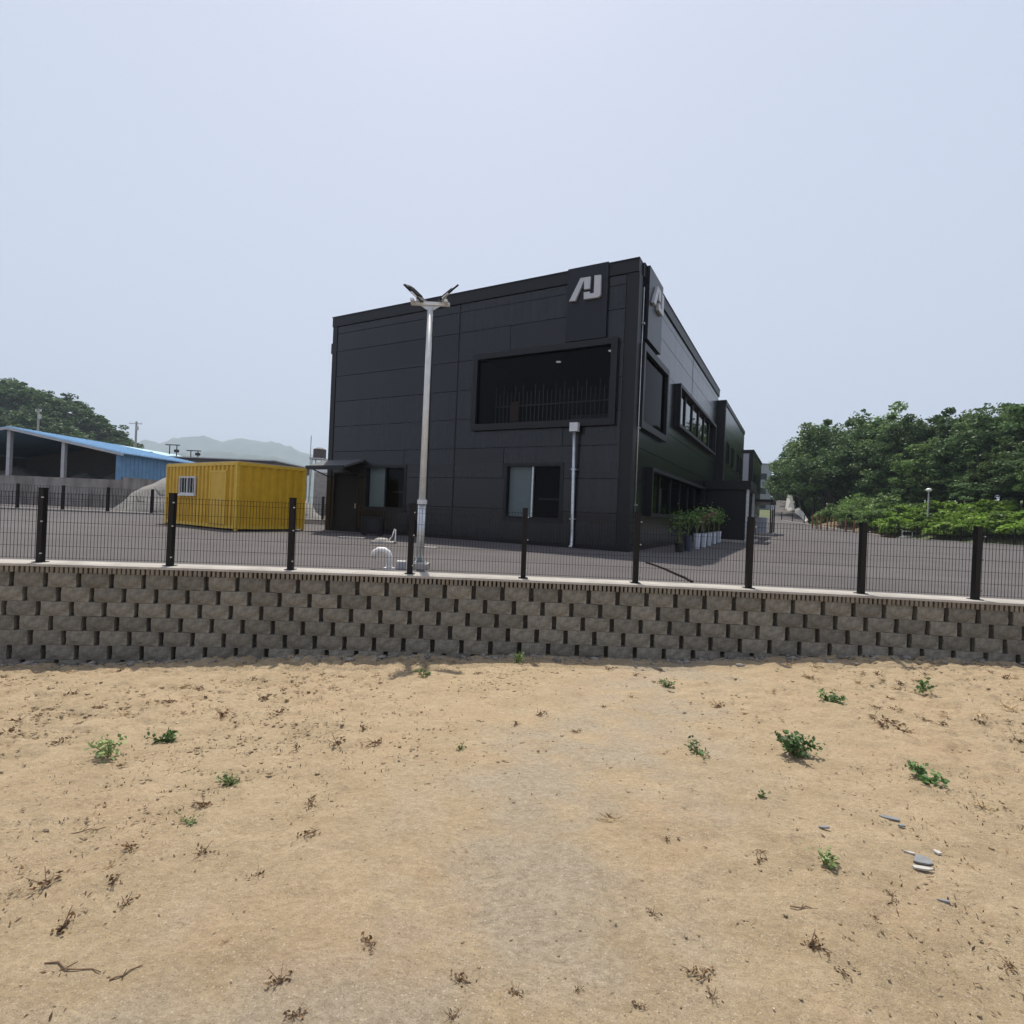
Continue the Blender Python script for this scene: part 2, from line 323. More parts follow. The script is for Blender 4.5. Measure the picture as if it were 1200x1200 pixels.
# ------------------------------------------------------------------ mesh building helpers
ORIGIN = {}
def tag(o, label=None, cat=None, group=None, kind=None):
    if label: o['label'] = label
    if cat: o['category'] = cat
    if group: o['group'] = group
    if kind: o['kind'] = kind
    return o
def thing(name, loc, label, cat, group=None):
    o = bpy.data.objects.new(name, None); COL.objects.link(o); o.empty_display_size = 0.3
    o.location = loc; ORIGIN[o.name] = Vector(loc)
    return tag(o, label, cat, group)
def link_mesh(name, me, m, parent=None, loc=None):
    o = bpy.data.objects.new(name, me); COL.objects.link(o)
    if m is not None and not me.materials: me.materials.append(m)
    if parent is not None:
        o.parent = parent; ORIGIN[o.name] = ORIGIN[parent.name]
    else:
        ORIGIN[o.name] = Vector(loc or (0, 0, 0)); o.location = ORIGIN[o.name]
    return o
class MB:
    def __init__(self): self.v = []; self.f = []
    def hexa(self, p):            # p: 4 bottom, 4 top
        b = len(self.v); self.v += [Vector(q) for q in p]
        for q in ((0, 3, 2, 1), (4, 5, 6, 7), (0, 1, 5, 4), (1, 2, 6, 5), (2, 3, 7, 6), (3, 0, 4, 7)):
            self.f.append(tuple(b + i for i in q))
        return self
    def box(self, lo, hi):
        x0, y0, z0 = lo; x1, y1, z1 = hi
        return self.hexa([(x0, y0, z0), (x1, y0, z0), (x1, y1, z0), (x0, y1, z0), (x0, y0, z1), (x1, y0, z1), (x1, y1, z1), (x0, y1, z1)])
    def prism(self, base, off):   # polygon of points extruded by vector
        b = len(self.v); n = len(base); off = Vector(off)
        self.v += [Vector(q) for q in base] + [Vector(q) + off for q in base]
        self.f.append(tuple(b + i for i in range(n))); self.f.append(tuple(b + n + i for i in reversed(range(n))))
        for i in range(n):
            j = (i + 1) % n
            self.f.append((b + i, b + j, b + n + j, b + n + i))
        return self
    def tube(self, pts, rad, n=8, cap=True):
        pts = [Vector(p) for p in pts]
        if not isinstance(rad, (list, tuple)): rad = [rad] * len(pts)
        b = len(self.v)
        a = None
        for i, p in enumerate(pts):
            d = (pts[min(i + 1, len(pts) - 1)] - pts[max(i - 1, 0)]).normalized()
            if a is None: a = d.cross(Vector((1, 0, 0)) if abs(d.x) < 0.8 else Vector((0, 1, 0))).normalized()
            else: a = (a - d * a.dot(d)).normalized()
            e = d.cross(a).normalized()
            for k in range(n):
                an = 2 * math.pi * k / n + math.pi / n
                self.v.append(p + (a * math.cos(an) + e * math.sin(an)) * rad[i])
        for i in range(len(pts) - 1):
            for k in range(n):
                k2 = (k + 1) % n
                self.f.append((b + i * n + k, b + i * n + k2, b + (i + 1) * n + k2, b + (i + 1) * n + k))
        if cap:
            self.f.append(tuple(b + k for k in reversed(range(n)))); self.f.append(tuple(b + (len(pts) - 1) * n + k for k in range(n)))
        return self
    def quad(self, *p):
        b = len(self.v); self.v += [Vector(q) for q in p]; self.f.append(tuple(range(b, b + len(p)))); return self
    def mesh(self, name, origin=(0, 0, 0), recalc=True, smooth=False):
        me = bpy.data.meshes.new(name); o = Vector(origin)
        me.from_pydata([tuple(q - o) for q in self.v], [], self.f)
        if recalc:
            bm = bmesh.new(); bm.from_mesh(me); bmesh.ops.recalc_face_normals(bm, faces=bm.faces); bm.to_mesh(me); bm.free()
        if smooth:
            me.polygons.foreach_set('use_smooth', [True] * len(me.polygons))
        me.update(); return me
    def build(self, name, m, parent=None, loc=None, recalc=True, smooth=False):
        org = ORIGIN[parent.name] if parent is not None else Vector(loc or (0, 0, 0))
        return link_mesh(name, self.mesh(name, org, recalc, smooth), m, parent, loc)
def np_mesh(name, verts, quads):
    me = bpy.data.meshes.new(name)
    verts = np.asarray(verts, dtype=np.float32); quads = np.asarray(quads, dtype=np.int32); k = quads.shape[1]
    me.vertices.add(len(verts)); me.vertices.foreach_set('co', verts.ravel())
    me.loops.add(quads.size); me.loops.foreach_set('vertex_index', quads.ravel())
    me.polygons.add(len(quads)); me.polygons.foreach_set('loop_start', np.arange(0, quads.size, k, dtype=np.int32))
    me.polygons.foreach_set('loop_total', np.full(len(quads), k, dtype=np.int32))
    me.update(calc_edges=True); me.validate(); return me
def grid_mesh(name, X, Y, Z, smooth=True):
    ny, nx = X.shape
    idx = np.arange(nx * ny).reshape(ny, nx)
    q = np.stack([idx[:-1, :-1], idx[:-1, 1:], idx[1:, 1:], idx[1:, :-1]], -1).reshape(-1, 4)
    me = np_mesh(name, np.stack([X, Y, Z], -1).reshape(-1, 3), q)
    if smooth: me.polygons.foreach_set('use_smooth', [True] * len(me.polygons))
    return me
def vnoise(x, y, seed=0):         # smooth value noise on numpy arrays
    rs = np.random.RandomState(seed); T = rs.rand(64, 64)
    xi = np.floor(x).astype(int); yi = np.floor(y).astype(int); fx = x - xi; fy = y - yi
    fx = fx * fx * (3 - 2 * fx); fy = fy * fy * (3 - 2 * fy)
    g = lambda a, b: T[a % 64, b % 64]
    return (g(xi, yi) * (1 - fx) + g(xi + 1, yi) * fx) * (1 - fy) + (g(xi, yi + 1) * (1 - fx) + g(xi + 1, yi + 1) * fx) * fy - 0.5
def fbm(x, y, octs, seed=0):
    return sum(a * vnoise(x * f + 13.7 * i, y * f + 7.1 * i, seed + i) for i, (f, a) in enumerate(octs))
def leaf_quads(rs, cen, size, up=0.5, aspect=0.55, out=None):
    n = len(cen)
    d = rs.normal(size=(n, 3)); d[:, 2] *= 0.55
    if out is not None: d += out * 0.8
    d /= np.linalg.norm(d, axis=1)[:, None]
    nrm = rs.normal(size=(n, 3)); nrm[:, 2] += up * 2.2
    b = np.cross(nrm, d); b /= (np.linalg.norm(b, axis=1)[:, None] + 1e-6)
    s = (size * (0.6 + 0.8 * rs.rand(n)))[:, None]
    v = np.stack([cen - d * s * .5, cen + b * s * aspect * .5, cen + d * s * .5, cen - b * s * aspect * .5], 1).reshape(-1, 3)
    return v, np.arange(4 * n).reshape(n, 4)

# ------------------------------------------------------------------ the ground, the yard and the far land
def yw(x):                       # face line of the retaining wall
    x = np.asarray(x, dtype=float)
    xc = np.clip(x, -9.5, 9.5)
    return 8.0 - 0.0075 * (xc - 1) ** 2 + (x - xc) * np.where(x < 0, 0.15, -0.12)
def zg_base(x, y):
    wv = np.clip(y / 8.0, -0.5, 1.15)
    wv = np.sign(wv) * np.abs(wv) ** 1.25
    xs = np.clip(x, -14, 14)
    return H + (-1.85 + 0.015 * xs) * (1 - wv) + (-2.25 + 0.043 * xs) * wv
def zg(x, y):
    x = np.asarray(x, float); y = np.asarray(y, float)
    return zg_base(x, y) + fbm(x, y, [(0.35, 0.10), (0.9, 0.05), (2.3, 0.024), (5.1, 0.014)], 3)
def zgs(x, y): return float(zg(np.array([x]), np.array([y]))[0])
def on_ground(px, py):
    x, y = ray(px, py); d = 4.0
    for _ in range(30):
        d = d + 0.7 * ((zgs(x * d, d) - H) / y - d)
    return Vector((x * d, d, zgs(x * d, d)))

gx = np.linspace(-13, 13, 901); gy = np.linspace(0.6, 9.0, 331)
X, Y = np.meshgrid(gx, gy)
clod = fbm(X, Y, [(4.3, 0.020), (8.7, 0.030), (16.3, 0.022)], 11); clod += np.clip(fbm(X, Y * 1.4, [(6.1, 1.0), (12.9, .6)], 17) - .22, 0, 1) * .035
# rougher, more scuffed soil on both sides; smoother compacted lane in between
rough = np.clip(0.15 + np.abs(X - 0.55 * (Y - 2.9)) * 0.30 + fbm(X, Y, [(0.7, 1.6)], 21), 0.12, 1.7)
Zs = zg(X, Y) + clod * rough
# shallow tyre rut
rut = np.exp(-((X + 2.3 - (Y - 2.5) * 0.28) / 0.16) ** 2) * -0.012
Zs += rut
for cx, sl_ in ((-4.6, .55), (-3.1, .55), (5.9, -.35), (7.3, -.35)):      # lugged tyre tracks
    u_ = (X - cx - sl_ * (Y - 4)) ; prof_ = np.exp(-(u_ / .13) ** 4)
    Zs += prof_ * (-.010 + .010 * np.sign(np.sin((Y + .4 * np.abs(u_)) * 2 * math.pi / .16)) * (.5 + vnoise(X * 1.3, Y * 1.3, 71)))
frs = np.random.RandomState(19)
for i in range(70):                                                     # footprints
    fx_, fy_ = frs.uniform(-7, 7), frs.uniform(2.0, 7.2); an_ = frs.rand() * 6.28
    k_ = (np.abs(X - fx_) < .25) & (np.abs(Y - fy_) < .25); dx_, dy_ = X[k_] - fx_, Y[k_] - fy_
    a_ = dx_ * math.cos(an_) + dy_ * math.sin(an_); b_ = -dx_ * math.sin(an_) + dy_ * math.cos(an_)
    q_ = (a_ / .14) ** 2 + (b_ / .055) ** 2
    Zs[k_] += -.013 * np.exp(-q_ ** 2) + .006 * np.exp(-(q_ - 1.7) ** 2 * 3)
g = link_mesh('ground', grid_mesh('ground', X, Y, Zs), M['dirt']); tag(g, 'sandy tan dirt ground strewn with grit and dry weeds', kind='structure')
# coarse continuation round the fine sheet
gx2 = np.concatenate([np.linspace(-80, -13, 60), np.linspace(-12, 12, 25), np.linspace(13, 80, 60)])
gy2 = np.linspace(-60, 0.6, 60)
X2, Y2 = np.meshgrid(gx2, gy2)
g2 = link_mesh('ground', grid_mesh('ground', X2, Y2, zg(X2, np.maximum(Y2, -6))), M['dirt']); tag(g2, 'sandy dirt ground stretching away behind the viewer', kind='structure')
for sgn in (-1, 1):
    X3, Y3 = np.meshgrid(np.linspace(13, 80, 80) * sgn, np.linspace(0.6, 9.0, 40))
    if sgn < 0: X3 = X3[:, ::-1]
    g3 = link_mesh('ground', grid_mesh('ground', X3, Y3, zg(X3, Y3)), M['dirt']); tag(g3, 'sandy dirt ground at the ends of the block wall', kind='structure')

# yard: asphalt sheet, flat near, climbing to the access road at the far end
FENCE_X = 42.0
def zy(y): return np.where(y < 57, 0.0, (np.clip(y, 57, 200) - 57) * 0.068) + np.clip(y - 80, 0, 40) * 0.02
gx = np.linspace(-60, FENCE_X, 103); gy = np.concatenate([np.linspace(0, 50, 51), np.linspace(52, 92, 41)])
Xa, T = np.meshgrid(gx, gy)
Y0 = yw(np.clip(Xa, -16, 16)) + 0.5
Ya = Y0 + (92 - Y0) * (T / 92.0)
dip = fbm(Xa, Ya, [(0.12, 0.03)], 31)
rise = np.clip((Ya - 22.5) / 4.5, 0, 1); rise = rise * rise * (3 - 2 * rise)
Za = zy(Ya) * np.clip((Xa - 18) / 12, 0, 1) + .17 * rise * np.clip((-13 - Xa) / 3, 0, 1) + dip * np.clip((Ya - 10) / 6, 0, 1)
def ymask(p): return True
y_ = link_mesh('yard', grid_mesh('yard', Xa, Ya, Za), M['asphalt']); tag(y_, 'grey asphalt yard round the dark building', kind='structure')
# far land: level sheet to the horizon with a shallow roll
fx = np.concatenate([np.linspace(-4600, -100, 30), np.linspace(-90, 40, 27), np.linspace(43.5, 2600, 30)])
fy = np.concatenate([np.linspace(9.6, 110, 50), np.linspace(130, 4600, 40)])
Xf, Yf = np.meshgrid(fx, fy)
Zf = np.full_like(Xf, -0.14)
l_ = link_mesh('field', grid_mesh('field', Xf, Yf, Zf), M['field']); tag(l_, 'flat land round the yard reaching to the hills', kind='structure')

# ------------------------------------------------------------------ retaining wall
wall = thing('retaining_wall', (0, 8.0, -1.2), 'stepped grey concrete block retaining wall below the black mesh fence', 'wall')
def wall_frame(s0):
    return None
# arc length table along the face line
xs = np.linspace(-17, 17, 3401); ys = yw(xs)
arc = np.concatenate([[0], np.cumsum(np.hypot(np.diff(xs), np.diff(ys)))])
def along(a):
    x = float(np.interp(a, arc, xs)); y = float(yw(x)); e = 0.01
    d = Vector((2 * e, float(yw(x + e) - yw(x - e)), 0)).normalized()
    return Vector((x, y, 0)), d
PITCH, BH, BW, CAPZ = 0.450, 0.212, 0.378, 0.07
TOP = CAPZ - 0.125
def block_mesh(seed):
    rs = random.Random(seed); nx, nz = 5, 4
    v = []; f = []
    for j in range(nz):
        for i in range(nx):
            edge = i in (0, nx - 1) or j in (0, nz - 1)
            x = (i / (nx - 1) - .5) * BW; z = j / (nz - 1) * (BH - 0.003) + 0.0015
            dy = rs.uniform(-.010, .006) + (0.007 if edge else -0.004)
            if edge: x += rs.uniform(-.004, .004); z += rs.uniform(-.003, .003) if 0 < j < nz - 1 or True else 0
            v.append((x, dy, z))
    for j in range(nz - 1):
        for i in range(nx - 1):
            a = j * nx + i; f.append((a, a + 1, a + nx + 1, a + nx))
    ring = [i for i in range(nx)] + [j * nx + nx - 1 for j in range(1, nz)] + [(nz - 1) * nx + i for i in range(nx - 2, -1, -1)] + [j * nx for j in range(nz - 2, 0, -1)]
    b = len(v)
    for r in ring: v.append((v[r][0] * 0.97, 0.20, v[r][2]))
    n = len(ring)
    for k in range(n):
        k2 = (k + 1) % n; f.append((ring[k], b + k, b + k2, ring[k2]))
    me = bpy.data.meshes.new('block'); me.from_pydata(v, [], f)
    bm = bmesh.new(); bm.from_mesh(me); bmesh.ops.recalc_face_normals(bm, faces=bm.faces)
    if sum(fc.normal.y for fc in list(bm.faces)[:12]) > 0: bmesh.ops.reverse_faces(bm, faces=bm.faces)
    bm.to_mesh(me); bm.free(); me.materials.append(M['block']); return me
BLK = [block_mesh(100 + i) for i in range(9)]
far_blocks = MB(); rb = random.Random(5); wo = ORIGIN[wall.name]
a_mid = float(np.interp(0.0, xs, arc)); nblk = 0
for k in range(8):
    z0 = TOP - (k + 1) * BH
    off = (k * 0.415 * PITCH) % PITCH
    n0 = int(-16.4 / PITCH); n1 = int(16.4 / PITCH)
    for i in range(n0, n1):
        a = a_mid + i * PITCH + off + 0.13
        p, d = along(a)
        if z0 + BH < zgs(p.x, p.y - 0.02) - 0.06: continue
        nrm = Vector((d.y, -d.x, 0)); p = p + nrm * (0.007 * k + rb.uniform(-.004, .004))
        ang = math.atan2(d.y, d.x)
        if abs(p.x) < 9.9 and nblk < 298:
            o = bpy.data.objects.new('block', rb.choice(BLK)); COL.objects.link(o); o.parent = wall
            o.location = Vector((p.x, p.y, z0)) - wo; o.rotation_euler = (rb.uniform(-.006, .006), rb.uniform(-.006, .006), ang + rb.uniform(-.008, .008)); nblk += 1
        else:
            m4 = Matrix.Translation((p.x, p.y, z0)) @ Matrix.Rotation(ang, 4, 'Z')
            me = rb.choice(BLK); b = len(far_blocks.v)
            far_blocks.v += [m4 @ q.co for q in me.vertices]; far_blocks.f += [tuple(b + q for q in pl.vertices) for pl in me.polygons]
o = far_blocks.build('block_course', M['block'], wall, recalc=False); tag(o, kind='stuff')
core = MB(); ribs = MB(); cap = MB()
N_ = 120
def strip(mb, y_in, y_out, z0, z1, x0=-16.5, x1=16.5, n=110, forward=0.0):
    for i in range(n):
        xa = x0 + (x1 - x0) * i / n; xb = x0 + (x1 - x0) * (i + 1) / n
        ya, yb = float(yw(xa)), float(yw(xb))
        mb.hexa([(xa, ya + y_in, z0), (xb, yb + y_in, z0), (xb, yb + y_out, z0), (xa, ya + y_out, z0), (xa, ya + y_in, z1), (xb, yb + y_in, z1), (xb, yb + y_out, z1), (xa, ya + y_out, z1)])
strip(core, 0.105, 0.46, -2.0, CAPZ - 0.05)
core.build('core', M['core'], wall)
rr = random.Random(8)
a = a_mid - 16.2
while a < a_mid + 16.2:
    p, d = along(a); nrm = Vector((d.y, -d.x, 0)); wd = 0.040 + rr.uniform(-.006, .006); j = rr.uniform(-.006, .006)
    q = [p + d * (-wd / 2) + nrm * (0.012 + j), p + d * (wd / 2) + nrm * (0.012 + j), p + d * (wd / 2 - .004) - nrm * 0.11, p - d * (wd / 2 - .004) - nrm * 0.11]
    zb = TOP + 0.004 + rr.uniform(-0.004, 0.0); zt = CAPZ - 0.037
    ribs.hexa([(t.x, t.y, zb) for t in q] + [(t.x, t.y, zt) for t in q])
    a += 0.0665 + rr.uniform(-.004, .004)
o = ribs.build('cap_rib', M['rib'], wall); tag(o, kind='stuff')
strip(cap, -0.018, 0.40, CAPZ - 0.035, CAPZ)
cap.build('cap', M['concrete_white'], wall)
ks = MB(); strip(ks, 0.404, 0.60, -0.3, CAPZ - 0.012)
o = ks.build('kerb', M['concrete']); tag(o, 'pale concrete kerb strip behind the wall cap', kind='structure')

# rubble along the wall foot
def blob_mesh(seed, sub=1):
    bm = bmesh.new(); bmesh.ops.create_icosphere(bm, subdivisions=sub, radius=1.0); rs = random.Random(seed)
    for q in bm.verts: q.co *= rs.uniform(0.7, 1.15)
    v = np.array([tuple(q.co) for q in bm.verts]); f = np.array([[q.index for q in fc.verts] for fc in bm.faces]); bm.free(); return v, f
BL = [blob_mesh(i) for i in range(6)]
def scatter_blobs(name, pts, sizes, m, flat=0.6, seed=1, label=None, kind='stuff', sink=0.25):
    rs = np.random.RandomState(seed); V = []; Fq = []; b = 0
    for p, s in zip(pts, sizes):
        v, f = BL[rs.randint(6)]
        an = rs.rand() * 6.28; c, sn = math.cos(an), math.sin(an)
        sc = s * np.array([0.7 + 0.6 * rs.rand(), 0.7 + 0.6 * rs.rand(), flat * (0.6 + 0.6 * rs.rand())])
        w_ = v * sc; w_ = np.stack([w_[:, 0] * c - w_[:, 1] * sn, w_[:, 0] * sn + w_[:, 1] * c, w_[:, 2]], 1)
        V.append(w_ + np.array([p[0], p[1], p[2] + s * flat * sink])); Fq.append(f + b); b += len(v)
    o = link_mesh(name, np_mesh(name, np.concatenate(V), np.concatenate(Fq)), m)
    tag(o, label, None, kind=kind); return o
rs = np.random.RandomState(4)
pts = []; sz = []
for i in range(1500):
    x = rs.uniform(-11, 11); y = float(yw(x)) - 0.03 - abs(rs.normal()) * 0.16
    pts.append((x, y, zgs(x, y))); sz.append(rs.uniform(0.008, 0.032) if rs.rand() < 0.92 else rs.uniform(0.035, 0.07))
scatter_blobs('rubble', pts, sz, M['grey_stone'], 0.6, 3, 'loose grey rubble along the foot of the block wall')
def strew(n, dens, y0, y1, pw, smin, smax, spw):
    y = y0 + (y1 - y0) * rs.rand(n) ** pw; x = rs.uniform(-1.15, 1.15, n) * (y + .7)
    k = rs.rand(n) < dens(x, y); x, y = x[k], y[k]
    return np.stack([x, y, zg(x, y)], 1), (smin + (smax - smin) * rs.rand(len(x)) ** spw) * np.clip(y / 5.5, .38, 1.05)
lane_d = lambda x, y: np.abs(x - 0.55 * (y - 2.9))
pts, sz = strew(7000, lambda x, y: .3 + .5 * np.clip(lane_d(x, y) / 2.6, 0, 1), 1.2, 8.0, .9, .003, .015, 3.5)
scatter_blobs('pebbles', pts, sz, M['stone'], 0.6, 5, 'small tan pebbles and crumbs of soil scattered on the dirt')

pts, sz = strew(26000, lambda x, y: np.clip((lane_d(x, y) - .2) / 2.6, .08, 1) * (.45 + 1.7 * vnoise(x * .9, y * .9, 61)), 1.2, 7.8, .8, .006, .026, 2.6)
scatter_blobs('soil_clods', pts, sz, M['dirt'], 0.42, 6, 'small crumbly clods of sandy soil on the dirt')

# ------------------------------------------------------------------ black mesh fence on the wall
def post_xy(px):
    x, _ = ray(px, 640); y = 8.5
    for _ in range(20): y = float(yw(x * y)) + 0.22
    return Vector((x * y, y, CAPZ))
PP = [post_xy(p) for p in (48, 200, 341.5, 481.5, 614.5, 746, 879, 1011, 1145)]
def extend(a, b, n):
    r = []
    for i in range(n):
        d = (b - a).normalized() * 1.9; nx_ = b + d; nx_.y = float(yw(nx_.x)) + 0.22; r.append(nx_); a, b = b, nx_
    return r
PP = list(reversed(extend(PP[1], PP[0], 3))) + PP + extend(PP[-2], PP[-1], 3)
fence = thing('mesh_fence', (0, 8.22, CAPZ), 'black welded wire fence with square posts on top of the block wall', 'fence')
FH = 1.11
def fence_panel(a, b, zt, zb, nv, zs, rv, name='wire_panel', parent=None, m=None):
    mb = MB(); d = (b - a); L = d.length; d.normalize(); nn = Vector((d.y, -d.x, 0)); off = nn * 0.015
    for i in range(nv):
        t = (i + 0.5) / nv
        p = a + d * (L * t) + off
        za = a.z + (b.z - a.z) * t
        mb.tube([(p.x, p.y, za + zb), (p.x, p.y, za + zt)], rv, 4, False)
    for z in zs:
        mb.tube([a + off * 0.4 + Vector((0, 0, z)), b + off * 0.4 + Vector((0, 0, z))], rv * 0.95, 4, False)
    return mb.build(name, m or M['wire'], parent, recalc=False)
fr = random.Random(3)
for i, p in enumerate(PP):
    tx, ty = fr.uniform(-.010, .010), fr.uniform(-.010, .010); h = FH + fr.uniform(-.01, .012); hw = 0.040
    mb = MB()
    c = [(-hw, -hw), (hw, -hw), (hw, hw), (-hw, hw)]
    mb.hexa([(p.x + q[0], p.y + q[1], CAPZ) for q in c] + [(p.x + q[0] + tx, p.y + q[1] + ty, CAPZ + h) for q in c])
    post = mb.build('post', M['black_metal'], fence)
    mb = MB(); mb.box((p.x + tx - .044, p.y + ty - .044, CAPZ + h), (p.x + tx + .044, p.y + ty + .044, CAPZ + h + 0.014)); mb.build('post_cap', M['black_metal'], post)
    mb = MB(); mb.box((p.x - .075, p.y - .07, CAPZ), (p.x + .075, p.y + .07, CAPZ + 0.010)); mb.build('base_plate', M['black_metal'], post)
    for z in (0.14, 0.62, 0.98):
        mb = MB(); mb.tube([(p.x + tx * z + .052, p.y - 0.046, CAPZ + z), (p.x + tx * z + .052, p.y - 0.070, CAPZ + z)], 0.011, 6); mb.build('bolt', M['bolt'], post)
    if i:
        a = PP[i - 1]; d = (p - a).normalized() * 0.045
        n = int(round((p - a).length / 0.0505))
        fence_panel(a + d, p - d, 1.06, 0.05, n, [0.07, 0.25, 0.43, 0.61, 0.79, 0.97, 1.045], 0.0034, parent=fence)

# ------------------------------------------------------------------ the charcoal building
NC = Vector((3.71, 16.3, 0))
class Face:
    def __init__(self, org, d, n): self.o = Vector(org); self.d = Vector(d).normalized(); self.n = Vector(n).normalized()
    def P(self, a, z, n=0.0): return self.o + self.d * a + self.n * n + Vector((0, 0, z))
    def px(self, px, py):
        x, y = ray(px, py); o, d = self.o, self.d
        a = (x * o.y - o.x) / (d.x - x * d.y); dep = o.y + a * d.y
        return a, H + y * dep
    def box(self, mb, a0, a1, z0, z1, n0, n1):
        P = self.P
        return mb.hexa([P(a0, z0, n0), P(a1, z0, n0), P(a1, z0, n1), P(a0, z0, n1), P(a0, z1, n0), P(a1, z1, n0), P(a1, z1, n1), P(a0, z1, n1)])
a28, a29 = R(28), R(29.3)
V_ = Vector((-math.cos(a28), math.sin(a28), 0)); U_ = Vector((math.sin(a29), math.cos(a29), 0))
FF = Face(NC, V_, (-math.sin(a28), -math.cos(a28), 0))      # front: runs left from the near corner
RF = Face(NC, U_, (math.cos(a29), -math.sin(a29), 0))       # side: recedes from the near corner
HT, SW, TL = 9.33, 13.42, 18.4
def cells(a0, a1, z0, z1, holes):
    A_ = sorted({a0, a1} | {min(max(h[k], a0), a1) for h in holes for k in (0, 1)})
    Z_ = sorted({z0, z1} | {min(max(h[k], z0), z1) for h in holes for k in (2, 3)})
    for j in range(len(Z_) - 1):
        run = None
        for i in range(len(A_) - 1):
            ca, cz = (A_[i] + A_[i + 1]) / 2, (Z_[j] + Z_[j + 1]) / 2
            solid = not any(h[0] < ca < h[1] and h[2] < cz < h[3] for h in holes)
            if solid: run = (run[0], A_[i + 1]) if run else (A_[i], A_[i + 1])
            if run and (not solid or i == len(A_) - 2):
                yield run[0], run[1], Z_[j], Z_[j + 1]; run = None
def wall_panels(face, parent, rects, holes, m, n0=0.004, n1=0.034, gap=0.011):
    for (a0, a1, z0, z1) in rects:
        a0 += gap; a1 -= gap; z0 += gap; z1 -= gap
        for c in cells(a0, a1, z0, z1, holes):
            if c[1] - c[0] < 0.01 or c[3] - c[2] < 0.01: continue
            mb = MB(); face.box(mb, c[0], c[1], c[2], c[3], n0, n1); mb.build('wall_panel', m, parent)

bld = thing('office_building', NC, 'two storey charcoal panel clad office building with a big corner window', 'building')
big = (0.53, 5.98, 4.06, 6.88); bigi = (0.74, 5.79, 4.29, 6.67)
lw = (2.27, 4.56, 0.88, 2.87); ll = (9.03, 11.28, 1.0, 2.84); dr = (11.62, 13.1, 0.06, 2.55)
rw = (0.42, 4.02, 4.05, 6.80); rwi = (0.60, 3.84, 4.28, 6.58)
rs_ = (5.9, 16.4, 4.98, 6.78); rl = (1.9, 13.6, 1.17, 2.90); rd = (14.2, 17.4, 0.05, 2.7)
fh = [bigi, lw, ll, dr]; rh = [rwi, rs_, rl, rd]
# structural shell behind the cladding (openings cut out)
sh = MB()
for c in cells(0.0, SW, -0.3, HT - 0.35, fh): FF.box(sh, c[0], c[1], c[2], c[3], -0.28, 0.0)
sh.build('front_wall', M['joint'], bld)
sh = MB()
for c in cells(0.30, TL, -0.3, HT - 0.35, rh): RF.box(sh, c[0], c[1], c[2], c[3], -0.28, 0.0)
sh.build('side_wall', M['joint'], bld)
PT = lambda s, t, z: NC + V_ * s + U_ * t + Vector((0, 0, z))
mb = MB(); mb.hexa([PT(SW - .25, .3, -.3), PT(SW, .3, -.3), PT(SW, TL, -.3), PT(SW - .25, TL, -.3), PT(SW - .25, .3, HT - .35), PT(SW, .3, HT - .35), PT(SW, TL, HT - .35), PT(SW - .25, TL, HT - .35)]); mb.build('far_side_wall', M['panel'], bld)
mb = MB(); mb.hexa([PT(.3, TL - .3, -.3), PT(SW - .26, TL - .3, -.3), PT(SW - .26, TL - .01, -.3), PT(.3, TL - .01, -.3), PT(.3, TL - .3, HT - .35), PT(SW - .26, TL - .3, HT - .35), PT(SW - .26, TL - .01, HT - .35), PT(.3, TL - .01, HT - .35)]); mb.build('rear_wall', M['panel'], bld)
mb = MB(); mb.hexa([PT(.29, .31, HT - .8), PT(SW - .26, .31, HT - .8), PT(SW - .26, TL - .31, HT - .8), PT(.29, TL - .31, HT - .8), PT(.29, .31, HT - .6), PT(SW - .26, .31, HT - .6), PT(SW - .26, TL - .31, HT - .6), PT(.29, TL - .31, HT - .6)]); mb.build('roof', M['roof'], bld)
# cladding panels, row by row
rows = [(8.92, 8.60), (8.60, 7.82), (7.82, 6.73), (6.73, 5.62), (5.62, 4.53), (4.53, 3.43), (3.43, 2.33), (2.33, 1.22), (1.22, 0.10)]
vs_f = {0: [], 1: [], 2: [4.54], 3: [], 4: [], 5: [2.36], 6: [4.62, 9.2], 7: [], 8: []}
rects = []
for i, (z1, z0) in enumerate(rows):
    br = sorted([0.36, 6.76, SW - 0.22] + vs_f[i])
    rects += [(br[k], br[k + 1], z0, z1) for k in range(len(br) - 1)]
signF = (0.95, 2.36, 6.92, HT)
wall_panels(FF, bld, rects, [big, lw, ll, dr, signF], M['panel'])
rects = []
for i, (z1, z0) in enumerate(rows):
    br = [0.36, 9.5, TL - 0.05]
    rects += [(br[k], br[k + 1], z0, z1) for k in range(len(br) - 1)]
signR = (0.62, 2.45, 6.98, HT)
wall_panels(RF, bld, rects, [rw, rs_, rl, rd, signR], M['panel'])
# vertical expansion joint, corner trims, fascia
mb = MB(); FF.box(mb, 6.735, 6.785, 0.1, 8.92, 0.036, 0.042); mb.build('joint_cover', M['joint'], bld)
mb = MB(); RF.box(mb, 9.48, 9.52, 2.95, 8.92, 0.036, 0.042); mb.build('joint_cover', M['joint'], bld)
cn = MB()
P0 = [FF.P(0.345, 0, 0.0), FF.P(0.345, 0, 0.055), NC + FF.n * 0.055 + RF.n * 0.055, RF.P(0.345, 0, 0.055), RF.P(0.345, 0, 0.0), NC + V_ * 0.01 + U_ * 0.01]
cn.prism([p + Vector((0, 0, 0.02)) for p in P0], (0, 0, 8.9)); cn.build('corner_trim', M['trim'], bld)
mb = MB(); FF.box(mb, SW - 0.21, SW + 0.05, 0.0, 8.92, 0.002, 0.06); mb.build('corner_trim', M['trim'], bld)
fc = MB(); FF.box(fc, -0.04, SW + 0.07, 8.925, HT, -0.30, 0.085); fc.build('fascia', M['trim'], bld)
